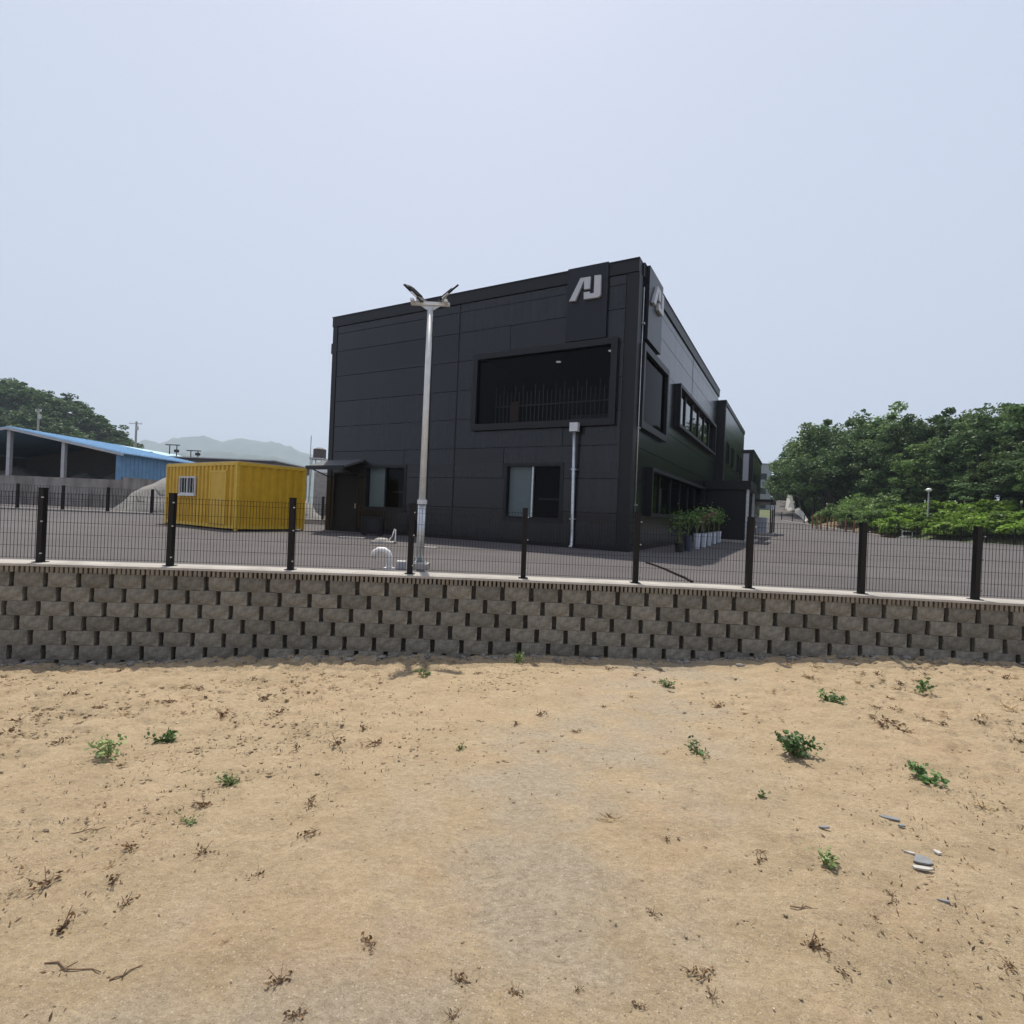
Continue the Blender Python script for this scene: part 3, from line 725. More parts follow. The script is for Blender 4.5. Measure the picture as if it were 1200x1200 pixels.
fc = MB(); RF.box(fc, 0.305, TL + 0.02, 8.925, HT - 0.002, -0.30, 0.083); fc.build('fascia', M['trim'], bld)
fc = MB(); FF.box(fc, -0.05, SW + 0.09, HT, HT + 0.03, -0.32, 0.11); fc.build('coping', M['sign_board'], bld)
fc = MB(); RF.box(fc, 0.33, TL + 0.03, HT - 0.001, HT + 0.029, -0.32, 0.108); fc.build('coping', M['sign_board'], bld)
fc = MB(); FF.box(fc, -0.02, SW, -0.25, 0.095, 0.002, 0.028); fc.build('plinth', M['joint'], bld)
fc = MB(); RF.box(fc, 0.0, TL, -0.25, 0.095, 0.002, 0.027); fc.build('plinth', M['joint'], bld)

def frame(face, outer, inner, n0, n1, m, parent, name='window_frame'):
    a0, a1, z0, z1 = outer; b0, b1, y0, y1 = inner; mb = MB()
    face.box(mb, a0, a1, z0, y0, n0, n1); face.box(mb, a0, a1, y1, z1, n0, n1)
    face.box(mb, a0, b0, y0, y1, n0, n1); face.box(mb, b1, a1, y0, y1, n0, n1)
    return mb.build(name, m, parent)
def room(face, r, depth, parent, m, name='room', floor=None):
    """open box behind an opening, walls 6 cm thick"""
    a0, a1, z0, z1 = r; mb = MB(); t = 0.06
    face.box(mb, a0 - t, a1 + t, z0 - t, z0, -depth, -0.285); face.box(mb, a0 - t, a1 + t, z1, z1 + t, -depth, -0.285)
    face.box(mb, a0 - t, a0, z0, z1, -depth, -0.285); face.box(mb, a1, a1 + t, z0, z1, -depth, -0.285)
    face.box(mb, a0 - t, a1 + t, z0 - t, z1 + t, -depth - t, -depth)
    return mb.build(name, m, parent)

# big corner window on the front with the lounge behind it
wf = frame(FF, big, bigi, 0.003, 0.20, M['trim'], bld)
mb = MB(); FF.box(mb, bigi[0], bigi[1], bigi[2], bigi[3], 0.06, 0.075); mb.build('pane', M['glass'], wf)
wf2 = frame(RF, rw, rwi, 0.003, 0.19, M['trim'], bld)
mb = MB(); RF.box(mb, rwi[0], rwi[1], rwi[2], rwi[3], 0.06, 0.075); mb.build('pane', M['glass_side'], wf2)
lounge = MB()
def slab(mb, s0, s1, t0, t1, z0, z1):
    return mb.hexa([PT(s0, t0, z0), PT(s1, t0, z0), PT(s1, t1, z0), PT(s0, t1, z0), PT(s0, t0, z1), PT(s1, t0, z1), PT(s1, t1, z1), PT(s0, t1, z1)])
slab(lounge, .32, 6.3, .32, 7.0, 3.95, 4.05); slab(lounge, .32, 6.3, .32, 7.0, 7.05, 7.15)
slab(lounge, 6.3, 6.4, .32, 7.0, 3.95, 7.15); slab(lounge, .32, 6.4, 7.0, 7.1, 3.95, 7.15)
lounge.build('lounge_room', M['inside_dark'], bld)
mb = MB()
for i in range(30):
    s_ = 0.9 + i * 0.17
    slab(mb, s_, s_ + 0.03, 1.3, 1.33, 4.05, 5.75 + .25 * ((i * 7) % 5 > 2))
slab(mb, 0.9, 5.9, 1.29, 1.34, 5.2, 5.24)
mb.build('reflection_bars', M['reflect_bar'], bld)  # upright bars behind the pane, shaped to imitate reflections in the glass
mb = MB(); slab(mb, 4.65, 5.0, .95, 1.0, 4.55, 5.3); mb.build('wall_picture', M['furniture'], bld)
mb = MB(); slab(mb, 1.2, 2.9, 1.2, 2.0, 4.05, 4.5); slab(mb, 1.2, 2.9, 1.85, 2.05, 4.5, 4.85); mb.build('sofa', M['inside'], bld)
for s_, t_ in ((1.35, 1.6), (3.65, 2.2)):
    c = PT(s_, t_, 7.049); mb = MB(); mb.tube([c, c - Vector((0, 0, 0.02))], 0.10, 12); mb.build('ceiling_light', M['downlight'], bld)
# lower front windows: sliding pair, one leaf with a blind
for w_, blind_left in ((lw, True), (ll, True)):
    a0, a1, z0, z1 = w_; inner = (a0 + .12, a1 - .12, z0 + .1, z1 - .12)
    wf = frame(FF, w_, inner, -0.2, 0.055, M['trim'], bld)
    mid = a0 + (a1 - a0) * 0.52
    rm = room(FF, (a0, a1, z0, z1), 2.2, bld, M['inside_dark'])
    mb = MB(); FF.box(mb, mid + .03, inner[1], inner[2], inner[3], -.09, -.08); p_ = mb.build('pane', M['glass_clear'], wf)
    mb = MB(); FF.box(mb, inner[0], mid - .03, inner[2], inner[3], -.13, -.12); mb.build('pane', M['glass'], wf)
    mb = MB(); FF.box(mb, mid - .03, mid + .03, inner[2], inner[3], -.14, -.04); mb.build('mullion', M['silver'] if w_ is lw else M['trim'], wf)
    mb = MB(); FF.box(mb, mid + .03, inner[1], inner[2], inner[3], -.19, -.17); mb.build('blind', M['blind'], wf)
    mb = MB(); FF.box(mb, inner[0], mid - .03, z0 + .72, z0 + .79, -.55, -.5); mb.build('shelf', M['inside'], wf)
    mb = MB(); FF.box(mb, a0 - .03, a1 + .03, z0 - .05, z0, 0.003, 0.10); mb.build('sill', M['trim'], wf)
# service door and little awning at the far end of the front
door = MB(); FF.box(door, dr[0] + .07, dr[1] - .07, dr[2], dr[3] - .07, -.12, -.05); dd = door.build('door', M['joint'], bld)
mb = MB(); FF.box(mb, dr[0] + .14, dr[0] + .19, 1.0, 1.2, -.05, .01); mb.build('handle', M['silver'], dd)
frame(FF, (dr[0], dr[1], dr[2] - .02, dr[3]), (dr[0] + .07, dr[1] - .07, dr[2] - .015, dr[3] - .07), -.2, 0.05, M['trim'], dd, 'door_frame')
rm = MB(); FF.box(rm, dr[0], dr[1], dr[2], dr[3], -.285, -.2); rm.build('door_back', M['joint'], bld)
aw = MB(); P = FF.P
aw.hexa([P(11.35, 2.98, .035), P(13.5, 2.98, .035), P(13.5, 2.62, 1.15), P(11.35, 2.62, 1.15), P(11.35, 3.08, .035), P(13.5, 3.08, .035), P(13.5, 2.70, 1.15), P(11.35, 2.70, 1.15)])
aw_o = aw.build('awning', M['roof'], bld); aw_o['label'] = 'grey sloping awning over the service door'
aw = MB(); aw.hexa([P(11.33, 2.55, 1.152), P(13.52, 2.55, 1.152), P(13.52, 2.55, 1.19), P(11.33, 2.55, 1.19), P(11.33, 2.72, 1.152), P(13.52, 2.72, 1.152), P(13.52, 2.72, 1.19), P(11.33, 2.72, 1.19)])
aw.build('awning_edge', M['trim'], aw_o)
for s_ in (11.5, 13.3):
    mb = MB(); mb.tube([P(s_, 2.3, .04), P(s_, 2.6, 1.05)], 0.025, 6); mb.build('bracket', M['trim'], aw_o)
mb = MB(); FF.box(mb, SW + .06, SW + .36, 7.85, 8.3, -.4, -.15); mb.build('vent_box', M['trim'], bld)
# signs
def logo(face, parent, to_face, n0, n1):
    A_ = [(140, 568), (205, 561), (300, 342), (300, 440), (362, 431), (370, 303), (262, 320)]
    J_ = [(412, 292), (482, 285), (475, 500), (450, 523), (297, 546), (297, 472), (360, 463), (362, 486), (405, 478)]
    for nm, poly in (('letter', A_), ('letter', J_)):
        pts = [to_face(*q) for q in poly]
        mb = MB(); mb.prism([face.P(a, z, n0) for a, z in pts], face.n * (n1 - n0)); mb.build(nm, M['letter'], parent)
mb = MB(); FF.box(mb, signF[0], signF[1], signF[2], HT + 0.045, 0.003, 0.16); sF = mb.build('sign_board', M['sign_board'], bld)
def zoomF(x, y): return FF.px(655 + x / 9.231, 295 + y / 9.231)
logo(FF, sF, zoomF, 0.162, 0.26)
mb = MB(); RF.box(mb, signR[0], signR[1], signR[2], HT + 0.044, 0.003, 0.20); sR = mb.build('sign_board', M['sign_board'], bld)
sc0 = [zoomF(140, 568), zoomF(482, 285)]
def zoomR(x, y):
    a, z = zoomF(x, y); f = (sc0[0][0] - a) / (sc0[0][0] - sc0[1][0])
    return 0.86 + f * 1.36, z
logo(RF, sR, zoomR, 0.202, 0.30)
# side strip window upstairs: deep projecting frame, six panes
inner = (rs_[0] + .14, rs_[1] - .14, rs_[2] + .14, rs_[3] - .14)
wf = frame(RF, rs_, inner, 0.0, 0.26, M['trim'], bld)
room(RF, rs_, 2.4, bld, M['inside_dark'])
npn = 6; wd = (inner[1] - inner[0]) / npn
for i in range(npn):
    mb = MB(); RF.box(mb, inner[0] + i * wd + .06, inner[0] + (i + 1) * wd - .06, inner[2], inner[3], 0.05, 0.062)
    mb.build('pane', M['glass_strip'], wf)
    if i:
        mb = MB(); RF.box(mb, inner[0] + i * wd - .06, inner[0] + i * wd + .06, inner[2], inner[3], 0.03, 0.12); mb.build('mullion', M['trim'], wf)
# lower strip window
inner = (rl[0] + .14, rl[1] - .14, rl[2] + .12, rl[3] - .14)
wf = frame(RF, rl, inner, 0.0, 0.24, M['trim'], bld)
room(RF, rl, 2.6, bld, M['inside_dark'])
npn = 6; wd = (inner[1] - inner[0]) / npn
for i in range(npn):
    mb = MB(); RF.box(mb, inner[0] + i * wd + .04, inner[0] + (i + 1) * wd - .04, inner[2], inner[3], -0.05, -0.038)
    mb.build('pane', M['glass'], wf)
    if i:
        mb = MB(); RF.box(mb, inner[0] + i * wd - .04, inner[0] + i * wd + .04, inner[2], inner[3], -0.07, 0.02); mb.build('mullion', M['trim'], wf)
mb = MB(); RF.box(mb, 2.4, 4.2, 1.3, 1.34, -1.0, -.5); RF.box(mb, 2.8, 3.3, 1.34, 1.62, -.9, -.6); mb.build('desk', M['furniture'], bld)
# entrance with canopy, columns and doorstep
mb = MB(); RF.box(mb, rd[0], rd[1], rd[2], rd[3], -.2, -.18); e_ = mb.build('entrance_glazing', M['glass'], bld)
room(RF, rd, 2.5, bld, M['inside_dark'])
for a_ in (rd[0], (rd[0] + rd[1]) / 2 - .04, rd[1] - .08):
    mb = MB(); RF.box(mb, a_, a_ + .08, rd[2], rd[3], -.24, -.13); mb.build('door_frame', M['trim'], e_)
cp = MB(); RF.box(cp, 13.9, 18.2, 2.85, 3.32, 0.09, 2.45); cp_o = cp.build('canopy', M['trim'], bld)
for t_, m_ in ((14.05, M['silver']), (17.9, M['silver'])):
    mb = MB(); RF.box(mb, t_, t_ + .10, 0.12, 2.85, 2.24, 2.36); mb.build('column', m_, cp_o)
mb = MB(); RF.box(mb, 14.2, 14.24, 0.12, 2.85, 0.1, 2.2); mb.build('wind_screen', M['trim'], cp_o)
mb = MB(); RF.box(mb, 13.7, 18.3, -0.1, 0.12, 0.03, 2.65); st = mb.build('doorstep', M['concrete_white'], bld)
# downpipes
dp = MB(); FF.box(dp, 1.70, 1.98, 3.86, 4.15, 0.202, 0.40); hd = dp.build('rainwater_head', M['white_metal'], bld)
dp = MB(); dp.tube([FF.P(1.84, 3.86, .30), FF.P(1.84, 0.5, .13), FF.P(1.84, 0.12, .13), FF.P(1.84, 0.03, .24)], [0.055, 0.055, 0.055, 0.06], 10); dp.build('downpipe', M['silver'], hd, smooth=True)
for z in (0.95, 2.6):
    dp = MB(); FF.box(dp, 1.76, 1.92, z, z + .04, 0.036, 0.27 if z > 2 else .2); dp.build('pipe_clip', M['silver'], hd)
dp = MB(); dp.tube([RF.P(.42, 8.6, .08), RF.P(.42, 0.1, .08)], 0.020, 8); dpo = dp.build('downpipe', M['silver'], bld, smooth=True)
for z in (1.5, 4.0, 7.4):
    mb = MB(); RF.box(mb, .36, .48, z, z + .04, 0.056, 0.145); mb.build('pipe_clip', M['silver'], dpo)

# rear blocks behind the office
def rear_block(nm, off, t0, t1, ht, label, front_mat, wins, seam):
    org = NC + RF.n * off
    rf = Face(org, U_, RF.n)
    th_ = thing(nm, rf.P(t0, 0, 0), label, 'building')
    Q = lambda s, t, z: org + V_ * s + U_ * t + Vector((0, 0, z))
    mb = MB()
    def sl(mb, s0, s1, ta, tb, z0, z1):
        return mb.hexa([Q(s0, ta, z0), Q(s1, ta, z0), Q(s1, tb, z0), Q(s0, tb, z0), Q(s0, ta, z1), Q(s1, ta, z1), Q(s1, tb, z1), Q(s0, tb, z1)])
    holes = wins
    for c in cells(t0 + .3, t1, -.3, ht - .3, holes): rf.box(mb, c[0], c[1], c[2], c[3], -.28, 0)
    mb.build('side_wall', M['joint'], th_)
    mb = MB(); sl(mb, 0, 13.6, t0, t0 + .28, -.3, ht - .3); mb.build('front_wall', front_mat, th_)
    mb = MB(); sl(mb, 13.3, 13.6, t0 + .29, t1, -.3, ht - .3); mb.build('far_side_wall', M['panel'], th_)
    mb = MB(); sl(mb, .3, 13.28, t1 - .3, t1 - .01, -.3, ht - .3); mb.build('rear_wall', M['panel'], th_)
    mb = MB(); sl(mb, .3, 13.28, t0 + .3, t1 - .31, ht - .7, ht - .5); mb.build('roof', M['roof'], th_)
    rr_ = []
    zz = [0.1, 1.25, 2.4, 3.55, 4.7, 5.85, 7.0, ht - .3] if ht > 7.6 else [0.1, 1.25, 2.4, 3.55, 4.7, ht - .3]
    br = [t0 + .3] + seam + [t1]
    for i in range(len(zz) - 1):
        for k in range(len(br) - 1): rr_.append((br[k], br[k + 1], zz[i], zz[i + 1]))
    wall_panels(rf, th_, rr_, holes, M['panel'])
    mb = MB(); mb.prism([Q(-.0, t0 - .03, 0) + RF.n * .05, Q(.3, t0 - .03, 0) + RF.n * 0, Q(.3, t0 + .3, 0) + RF.n * 0, rf.P(t0 + .3, 0, .05)], (0, 0, ht - .3)); mb.build('corner_trim', M['trim'], th_)
    mb = MB(); rf.box(mb, t0 - .05, t1 + .02, ht - .298, ht, -.3, .08); mb.build('fascia', M['trim'], th_)
    mb = MB(); sl(mb, .305, 13.6, t0 - .05, t0 + .3, ht - .298, ht - .002); mb.build('fascia', M['trim'], th_)
    for h_ in wins:
        wf_ = frame(rf, (h_[0] - .06, h_[1] + .06, h_[2] - .06, h_[3] + .06), h_, 0.0, .09, M['trim'], th_)
        mb = MB(); rf.box(mb, *h_, -.1, -.09); mb.build('pane', M['glass'], wf_)
        mb = MB(); rf.box(mb, *h_, -.27, -.2); mb.build('blind', M['inside_dark'], wf_)
    return th_, rf
rear_block('warehouse_building', 0.42, 18.45, 31.0, 8.72, 'charcoal clad middle block with four slim windows behind the office', M['trim'],
           [(20.0, 20.8, 4.9, 6.2), (22.6, 23.5, 4.9, 6.2), (26.4, 27.2, 4.9, 6.2), (28.6, 29.4, 4.9, 6.2)], [25.2])
rear_block('warehouse_building', 0.95, 34.0, 45.0, 7.55, 'rear charcoal warehouse block with a pale grey end wall', M['light_panel'],
           [(36.5, 37.2, 4.2, 5.5), (40.0, 40.7, 4.2, 5.5)], [39.0])
# narrow link and step between the blocks
lk = thing('loading_shelter', RF.P(33.0, 0, 2.2), 'small dark shelter with posts and concrete step beside the rear warehouse', 'shelter')
mb = MB(); RF.box(mb, 36.0, 44.0, 3.0, 3.25, 0.98, 2.6); mb.build('shelter_roof', M['trim'], lk)
for t_ in (36.1, 39.9, 43.8):
    mb = MB(); RF.box(mb, t_, t_ + .12, .15, 3.0, 2.4, 2.52); mb.build('post', M['trim'], lk)
mb = MB(); RF.box(mb, 35.8, 44.2, -.1, .15, .98, 2.7); mb.build('step', M['concrete_white'], lk)
mb = MB(); RF.box(mb, 38.5, 40.5, .15, 1.6, 1.1, 2.0); mb.build('equipment_cabinet', M['light_panel'], lk)

# ------------------------------------------------------------------ pots along the side of the office
def make_leaves(name, rs, cen, size, m, parent=None, loc=None, up=0.4, aspect=0.55):
    v, q = leaf_quads(rs, np.asarray(cen), size, up, aspect)
    me = np_mesh(name, v, q); return link_mesh(name, me, m, parent, loc)
def pot_plant(px, py, h, r, pm, ph, seed, label, leaf='leaf_pot', spread=0.32):
    b = on_level(px, py); rs = np.random.RandomState(seed)
    th_ = thing('potted_plant', b, label, 'potted plant')
    mb = MB(); mb.tube([b + Vector((0, 0, 0.0)), b + Vector((0, 0, h * .96)), b + Vector((0, 0, h))], [r * .8, r, r * 1.06], 14); mb.build('pot', pm, th_, smooth=False)
    mb = MB(); mb.tube([b + Vector((0, 0, h + .001)), b + Vector((0, 0, h + .012))], [r * .93, r * .85], 12); mb.build('soil', M['soil'], th_)
    mb = MB(); tips = []
    for i in range(5):
        an = rs.rand() * 6.28; rr_ = rs.rand() * spread * .8
        tip = b + Vector((math.cos(an) * rr_, math.sin(an) * rr_, h + ph * (.6 + .4 * rs.rand())))
        mb.tube([b + Vector((rs.uniform(-.3, .3) * r, rs.uniform(-.3, .3) * r, h)), (b + tip) / 2 + Vector((0, 0, h / 2)), tip], [.012, .009, .005], 5); tips.append(tip)
    mb.build('stem', M['stem'], th_)
    cen = []
    for t_ in tips:
        for k in range(34):
            c = np.array(t_ - b) + rs.normal(size=3) * np.array([spread * .42, spread * .42, ph * .17]); c[2] = max(c[2], h + .03); cen.append(c)
    make_leaves('foliage', rs, cen, 0.115, M[leaf], th_)
    return th_
PW = 'white tall pot with a leafy shrub by the office window, '
for i, (px, py, pm, h, ph, lab, lf) in enumerate([
        (796, 647, 'pot_black', .30, .75, 'black short pot with a yellow green shrub near the office corner', 'leaf_pot'),
        (805.5, 646, 'pot_blue', .56, .55, 'navy blue pot standing between the black pot and the white pots', 'leaf_pot'),
        (816, 643, 'pot_white', .60, .62, PW + 'beside the navy pot', 'leaf_pot'),
        (823.5, 641.3, 'pot_white', .58, .66, PW + 'second from the navy pot', 'leaf_pink'),
        (830, 639.3, 'pot_white', .58, .72, PW + 'third from the navy pot', 'leaf_pot'),
        (836, 637.2, 'pot_white', .58, .80, PW + 'second from the doorstep', 'leaf_pot'),
        (841.5, 635.5, 'pot_white', .58, .74, PW + 'closest to the doorstep', 'leaf_pot')]):
    pot_plant(px, py, h, .135 if pm != 'pot_black' else .16, M[pm], ph * 1.3, 60 + i, lab, lf, .34)

# ------------------------------------------------------------------ lamp pole with two tilted floodlights
lp = on_level(491.5, 666); lp.z = 0
pole = thing('flood_lamp_pole', lp, 'slim silver lamp pole with two tilted floodlights in front of the dark building', 'lamp post')
Vz = lambda x, y, z: lp + Vector((x, y, z))
mb = MB(); mb.box(Vz(-.17, -.17, -.05), Vz(.17, .17, .10)); mb.build('footing', M['concrete_white'], pole)
mb = MB(); mb.box(Vz(-.12, -.12, .10), Vz(.12, .12, .125)); mb.build('base_plate', M['silver'], pole)
mb = MB(); mb.tube([Vz(0, 0, .125), Vz(0, 0, 1.22)], .075, 14); mb.build('sleeve', M['silver'], pole, smooth=True)
mb = MB(); mb.tube([Vz(0, 0, 1.2), Vz(0, 0, 1.28)], .092, 14); mb.build('collar', M['white_metal'], pole)
mb = MB(); mb.tube([Vz(0, 0, 1.28), Vz(0, 0, 4.86)], [.066, .05], 14); mb.build('shaft', M['white_metal'], pole, smooth=True)
for an in range(4):
    c, s = math.cos(an * 1.571 + .78), math.sin(an * 1.571 + .78)
    mb = MB(); mb.tube([Vz(c * .14, s * .14, .12), Vz(c * .14, s * .14, .17)], .015, 6); mb.build('bolt', M['bolt'], pole)
ztop = 4.95
mb = MB(); mb.box(Vz(-.36, -.035, ztop - .04), Vz(.36, .035, ztop + .02)); arm = mb.build('cross_arm', M['white_metal'], pole)
mb = MB(); mb.box(Vz(-.34, -.20, ztop - .035), Vz(-.28, -.04, ztop + .01)); mb.box(Vz(.28, -.20, ztop - .035), Vz(.34, -.04, ztop + .01)); mb.build('arm_stub', M['white_metal'], arm)
mb = MB(); mb.prism([Vz(-.2, 0, ztop - .04), Vz(0.0, 0, ztop - .16), Vz(.2, 0, ztop - .04)], (0, .012, 0)); mb.build('gusset', M['silver'], arm)
for sg in (-1, 1):
    cx = .24 * sg
    rot = Matrix.Rotation(-sg * R(42), 4, 'Y') @ Matrix.Rotation(R(22), 4, 'X')
    cpt = Vz(cx + sg * .06, 0, ztop + .19)
    def T_(x, y, z): return cpt + (rot @ Vector((x, y, z)))
    mb = MB(); mb.hexa([T_(-.2, -.15, -.02), T_(.25, -.15, -.02), T_(.25, .15, -.02), T_(-.2, .15, -.02), T_(-.19, -.14, .015), T_(.245, -.14, .012), T_(.245, .14, .012), T_(-.19, .14, .015)])
    fl = mb.build('floodlight', M['black_metal'], pole)
    mb = MB(); mb.hexa([T_(-.16, -.12, -.028), T_(.10, -.12, -.028), T_(.10, .12, -.028), T_(-.16, .12, -.028), T_(-.16, -.12, -.021), T_(.10, -.12, -.021), T_(.10, .12, -.021), T_(-.16, .12, -.021)]); mb.build('lens', M['white_pvc'], fl)
    for k in range(5):
        mb = MB(); y0 = -.11 + k * .05
        mb.hexa([T_(-.12, y0, .0155), T_(.12, y0, .0155), T_(.12, y0 + .012, .0155), T_(-.12, y0 + .012, .0155), T_(-.12, y0, .032), T_(.12, y0, .032), T_(.12, y0 + .012, .032), T_(-.12, y0 + .012, .032)]); mb.build('fin', M['black_metal'], fl)
    for yy in (-.16, .16):
        mb = MB(); mb.tube([Vz(cx, yy * .25, ztop + .02), Vz(cx, yy, ztop + .05), T_(0, yy * 1.0, 0)], .013, 6); mb.build('bracket', M['white_metal'], fl)
mb = MB(); mb.tube([Vz(.062, 0, 4.6), Vz(.072, 0, 3.0), Vz(.078, 0, 1.3)], .012, 5); mb.build('cable', M['black_metal'], pole)

# things between the fence and the pole
b = on_level(456, 667.5); va = thing('vent_pipe', b, 'white thick gooseneck vent pipe standing behind the fence beside the lamp pole', 'pipe')
mb = MB(); mb.tube([b, b + Vector((0, 0, .22)), b + Vector((-.03, 0, .30)), b + Vector((-.10, 0, .345)), b + Vector((-.20, 0, .345)), b + Vector((-.27, 0, .30)), b + Vector((-.30, 0, .20))], [.055] * 7, 12); mb.build('pipe', M['white_pvc'], va, smooth=True)
mb = MB(); mb.tube([b, b + Vector((0, 0, .035))], .10, 12); mb.build('flange', M['white_pvc'], va)
b = on_level(463, 637); sp = thing('standpipe', b, 'thin grey water standpipe with a hose by the front wall', 'standpipe')
mb = MB(); mb.tube([b, b + Vector((0, 0, .42)), b + Vector((-.05, 0, .44))], .022, 8); mb.build('pipe', M['white_pvc'], sp)
mb = MB(); mb.tube([b + Vector((-.04, 0, .42)), b + Vector((-.10, 0, .22)), b + Vector((-.22, 0, .05)), b + Vector((-.35, 0, .02))], .016, 6); mb.build('hose', M['white_pvc'], sp, smooth=True)
b = on_level(451, 637); mh = thing('drain_basin', b, 'low pale concrete drain basin with a domed lid by the standpipe', 'drain')
mb = MB(); mb.box(b + Vector((-.38, -.25, -.05)), b + Vector((.30, .25, .07))); mb.build('rim', M['concrete_white'], mh)
mb = MB(); mb.tube([b + Vector((-.1, 0, .07)), b + Vector((-.1, 0, .14)), b + Vector((-.1, 0, .17))], [.24, .20, .1], 14); mb.build('lid', M['concrete_white'], mh)
b = on_level(470, 667); jb = thing('junction_box', b, 'small grey junction box at the foot of the lamp pole', 'box')
mb = MB(); mb.box(b + Vector((-.07, -.05, -.02)), b + Vector((.07, .06, .13))); mb.build('box_body', M['light_panel'], jb)
mb = MB(); mb.box(b + Vector((-.08, -.06, .13)), b + Vector((.08, .07, .15))); mb.build('lid', M['white_pvc'], jb)
b = on_level(504.5, 642.5); cv = MB(); cv.box(b + Vector((-.18, -.12, -.03)), b + Vector((.18, .12, .035))); o = cv.build('drain_cover', M['concrete_white'], None, b); tag(o, 'pale square drain cover near the lamp pole on the asphalt', 'drain cover')
b = on_level(412, 631); cv = MB(); cv.box(b + Vector((-.45, -.08, -.03)), b + Vector((.45, .08, .05))); o = cv.build('kerb_stone', M['concrete_white'], None, b); tag(o, 'short pale kerb stone lying under the front window', 'kerb stone')
b = on_level(436, 627.5); ac = thing('condenser_unit', b, 'black outdoor cooling unit against the dark front wall', 'cooling unit')
mb = MB(); mb.box(b + Vector((-.40, -.16, .06)), b + Vector((.40, .16, .72))); cb = mb.build('casing', M['black_metal'], ac)
mb = MB(); mb.tube([b + Vector((.08, -.162, .40)), b + Vector((.08, -.185, .40))], .24, 16); mb.build('fan_grille', M['trim'], cb)
for sx in (-.3, .3):
    mb = MB(); mb.box(b + Vector((sx - .04, -.15, 0)), b + Vector((sx + .04, .15, .06))); mb.build('foot', M['trim'], ac)

hp = [on_level(*q, .02) for q in ((757, 659), (768, 662.5), (780, 667), (792, 672.5), (803, 677), (811, 681.5))]
o = MB().tube(hp, .022, 6).build('hose', M['black_metal'], None, hp[0], smooth=True); tag(o, 'black hose lying across the asphalt by the building corner', 'hose')
# ------------------------------------------------------------------ yellow container office
cb0 = on_level(275, 622.3); L_, W_, CH = 5.75, 2.85, 2.55
dl = Vector((-.83, .558, 0)).normalized(); dw = Vector((dl.y, -dl.x, 0))
if dw.x < 0: dw = -dw
cont = thing('container_office', cb0, 'mustard yellow corrugated container office with a barred white window', 'container')
CL = Face(cb0, dl, -dw); CW = Face(cb0, dw, -dl)
def corrug(face, a0, a1, z0, z1, n, pitch=.30, dep=.055):
    mb = MB(); k = int((a1 - a0) / pitch); pt = []
    p = (a1 - a0) / k
    for i in range(k):
        x = a0 + i * p
        pt += [(x, n), (x + p * .42, n), (x + p * .5, n - dep), (x + p * .92, n - dep)]
    pt.append((a1, n))
    for i in range(len(pt) - 1):
        (xa, na), (xb, nb) = pt[i], pt[i + 1]
        mb.quad(face.P(xa, z0, na), face.P(xb, z0, nb), face.P(xb, z1, nb), face.P(xa, z1, na))
    return mb
corrug(CL, .1, L_ - .1, .18, CH - .12, -.02).build('side_panel', M['yellow'], cont, recalc=False)
corrug(CW, .1, W_ - .1, .18, CH - .12, -.02).build('end_panel', M['yellow'], cont, recalc=False)
bk = Face(cb0 + dw * W_, dl, dw); bk2 = Face(cb0 + dl * L_, dw, dl)
corrug(bk, .1, L_ - .1, .18, CH - .12, -.02).build('side_panel', M['yellow'], cont, recalc=False)
corrug(bk2, .1, W_ - .1, .18, CH - .12, -.02).build('end_panel', M['yellow'], cont, recalc=False)
CB = lambda a, b, z: cb0 + dl * a + dw * b + Vector((0, 0, z))
def cbox(a0, a1, b0, b1, z0, z1):
    return MB().hexa([CB(a0, b0, z0), CB(a1, b0, z0), CB(a1, b1, z0), CB(a0, b1, z0), CB(a0, b0, z1), CB(a1, b0, z1), CB(a1, b1, z1), CB(a0, b1, z1)])
for a0, b0 in ((0, 0), (L_ - .1, 0), (0, W_ - .1), (L_ - .1, W_ - .1)):
    cbox(a0, a0 + .1, b0, b0 + .1, .0, CH).build('corner_post', M['yellow_trim'], cont)
for z0, z1 in ((.06, .18), (CH - .12, CH - .002)):
    for b0 in (0.004, W_ - .084): cbox(.1, L_ - .1, b0, b0 + .08, z0, z1).build('rail', M['yellow_trim'], cont)
    for a0 in (0.004, L_ - .084): cbox(a0, a0 + .08, .1, W_ - .1, z0, z1).build('rail', M['yellow_trim'], cont)
cbox(.05, L_ - .05, .05, W_ - .05, CH - .06, CH - .03).build('roof', M['concrete'], cont)
cbox(.03, L_ - .03, .03, W_ - .03, CH + .002, CH + .03).build('roof_edge', M['concrete_white'], cont)
cbox(.1, L_ - .1, .1, W_ - .1, .1, .17).build('floor', M['trim'], cont)
# window and door on the long face
w0 = [CL.px(211, 556), CL.px(228.5, 584)]
wa0, wa1 = sorted((w0[0][0], w0[1][0])); wz0, wz1 = 1.30, 2.02
wr = MB(); CL.box(wr, wa0, wa1, wz0, wz0 + .06, -.02, .03); CL.box(wr, wa0, wa1, wz1 - .06, wz1, -.02, .03)
CL.box(wr, wa0, wa0 + .06, wz0 + .06, wz1 - .06, -.02, .03); CL.box(wr, wa1 - .06, wa1, wz0 + .06, wz1 - .06, -.02, .03)
wm = (wa0 + wa1) / 2; CL.box(wr, wm - .025, wm + .025, wz0 + .06, wz1 - .06, -.02, .028)
wo_ = wr.build('window', M['white_frame'], cont)
for k, (p0, p1) in enumerate(((wa0 + .06, wm - .025), (wm + .025, wa1 - .06))):
    mb = MB(); CL.box(mb, p0, p1, wz0 + .06, wz1 - .06, -.012, -.004); mb.build('pane', M['glass'], wo_)
mb = MB(); CL.box(mb, wa0 + .02, wa1 - .02, wz0 + .02, wz1 - .02, -.035, -.021); mb.build('curtain', M['inside'], wo_)
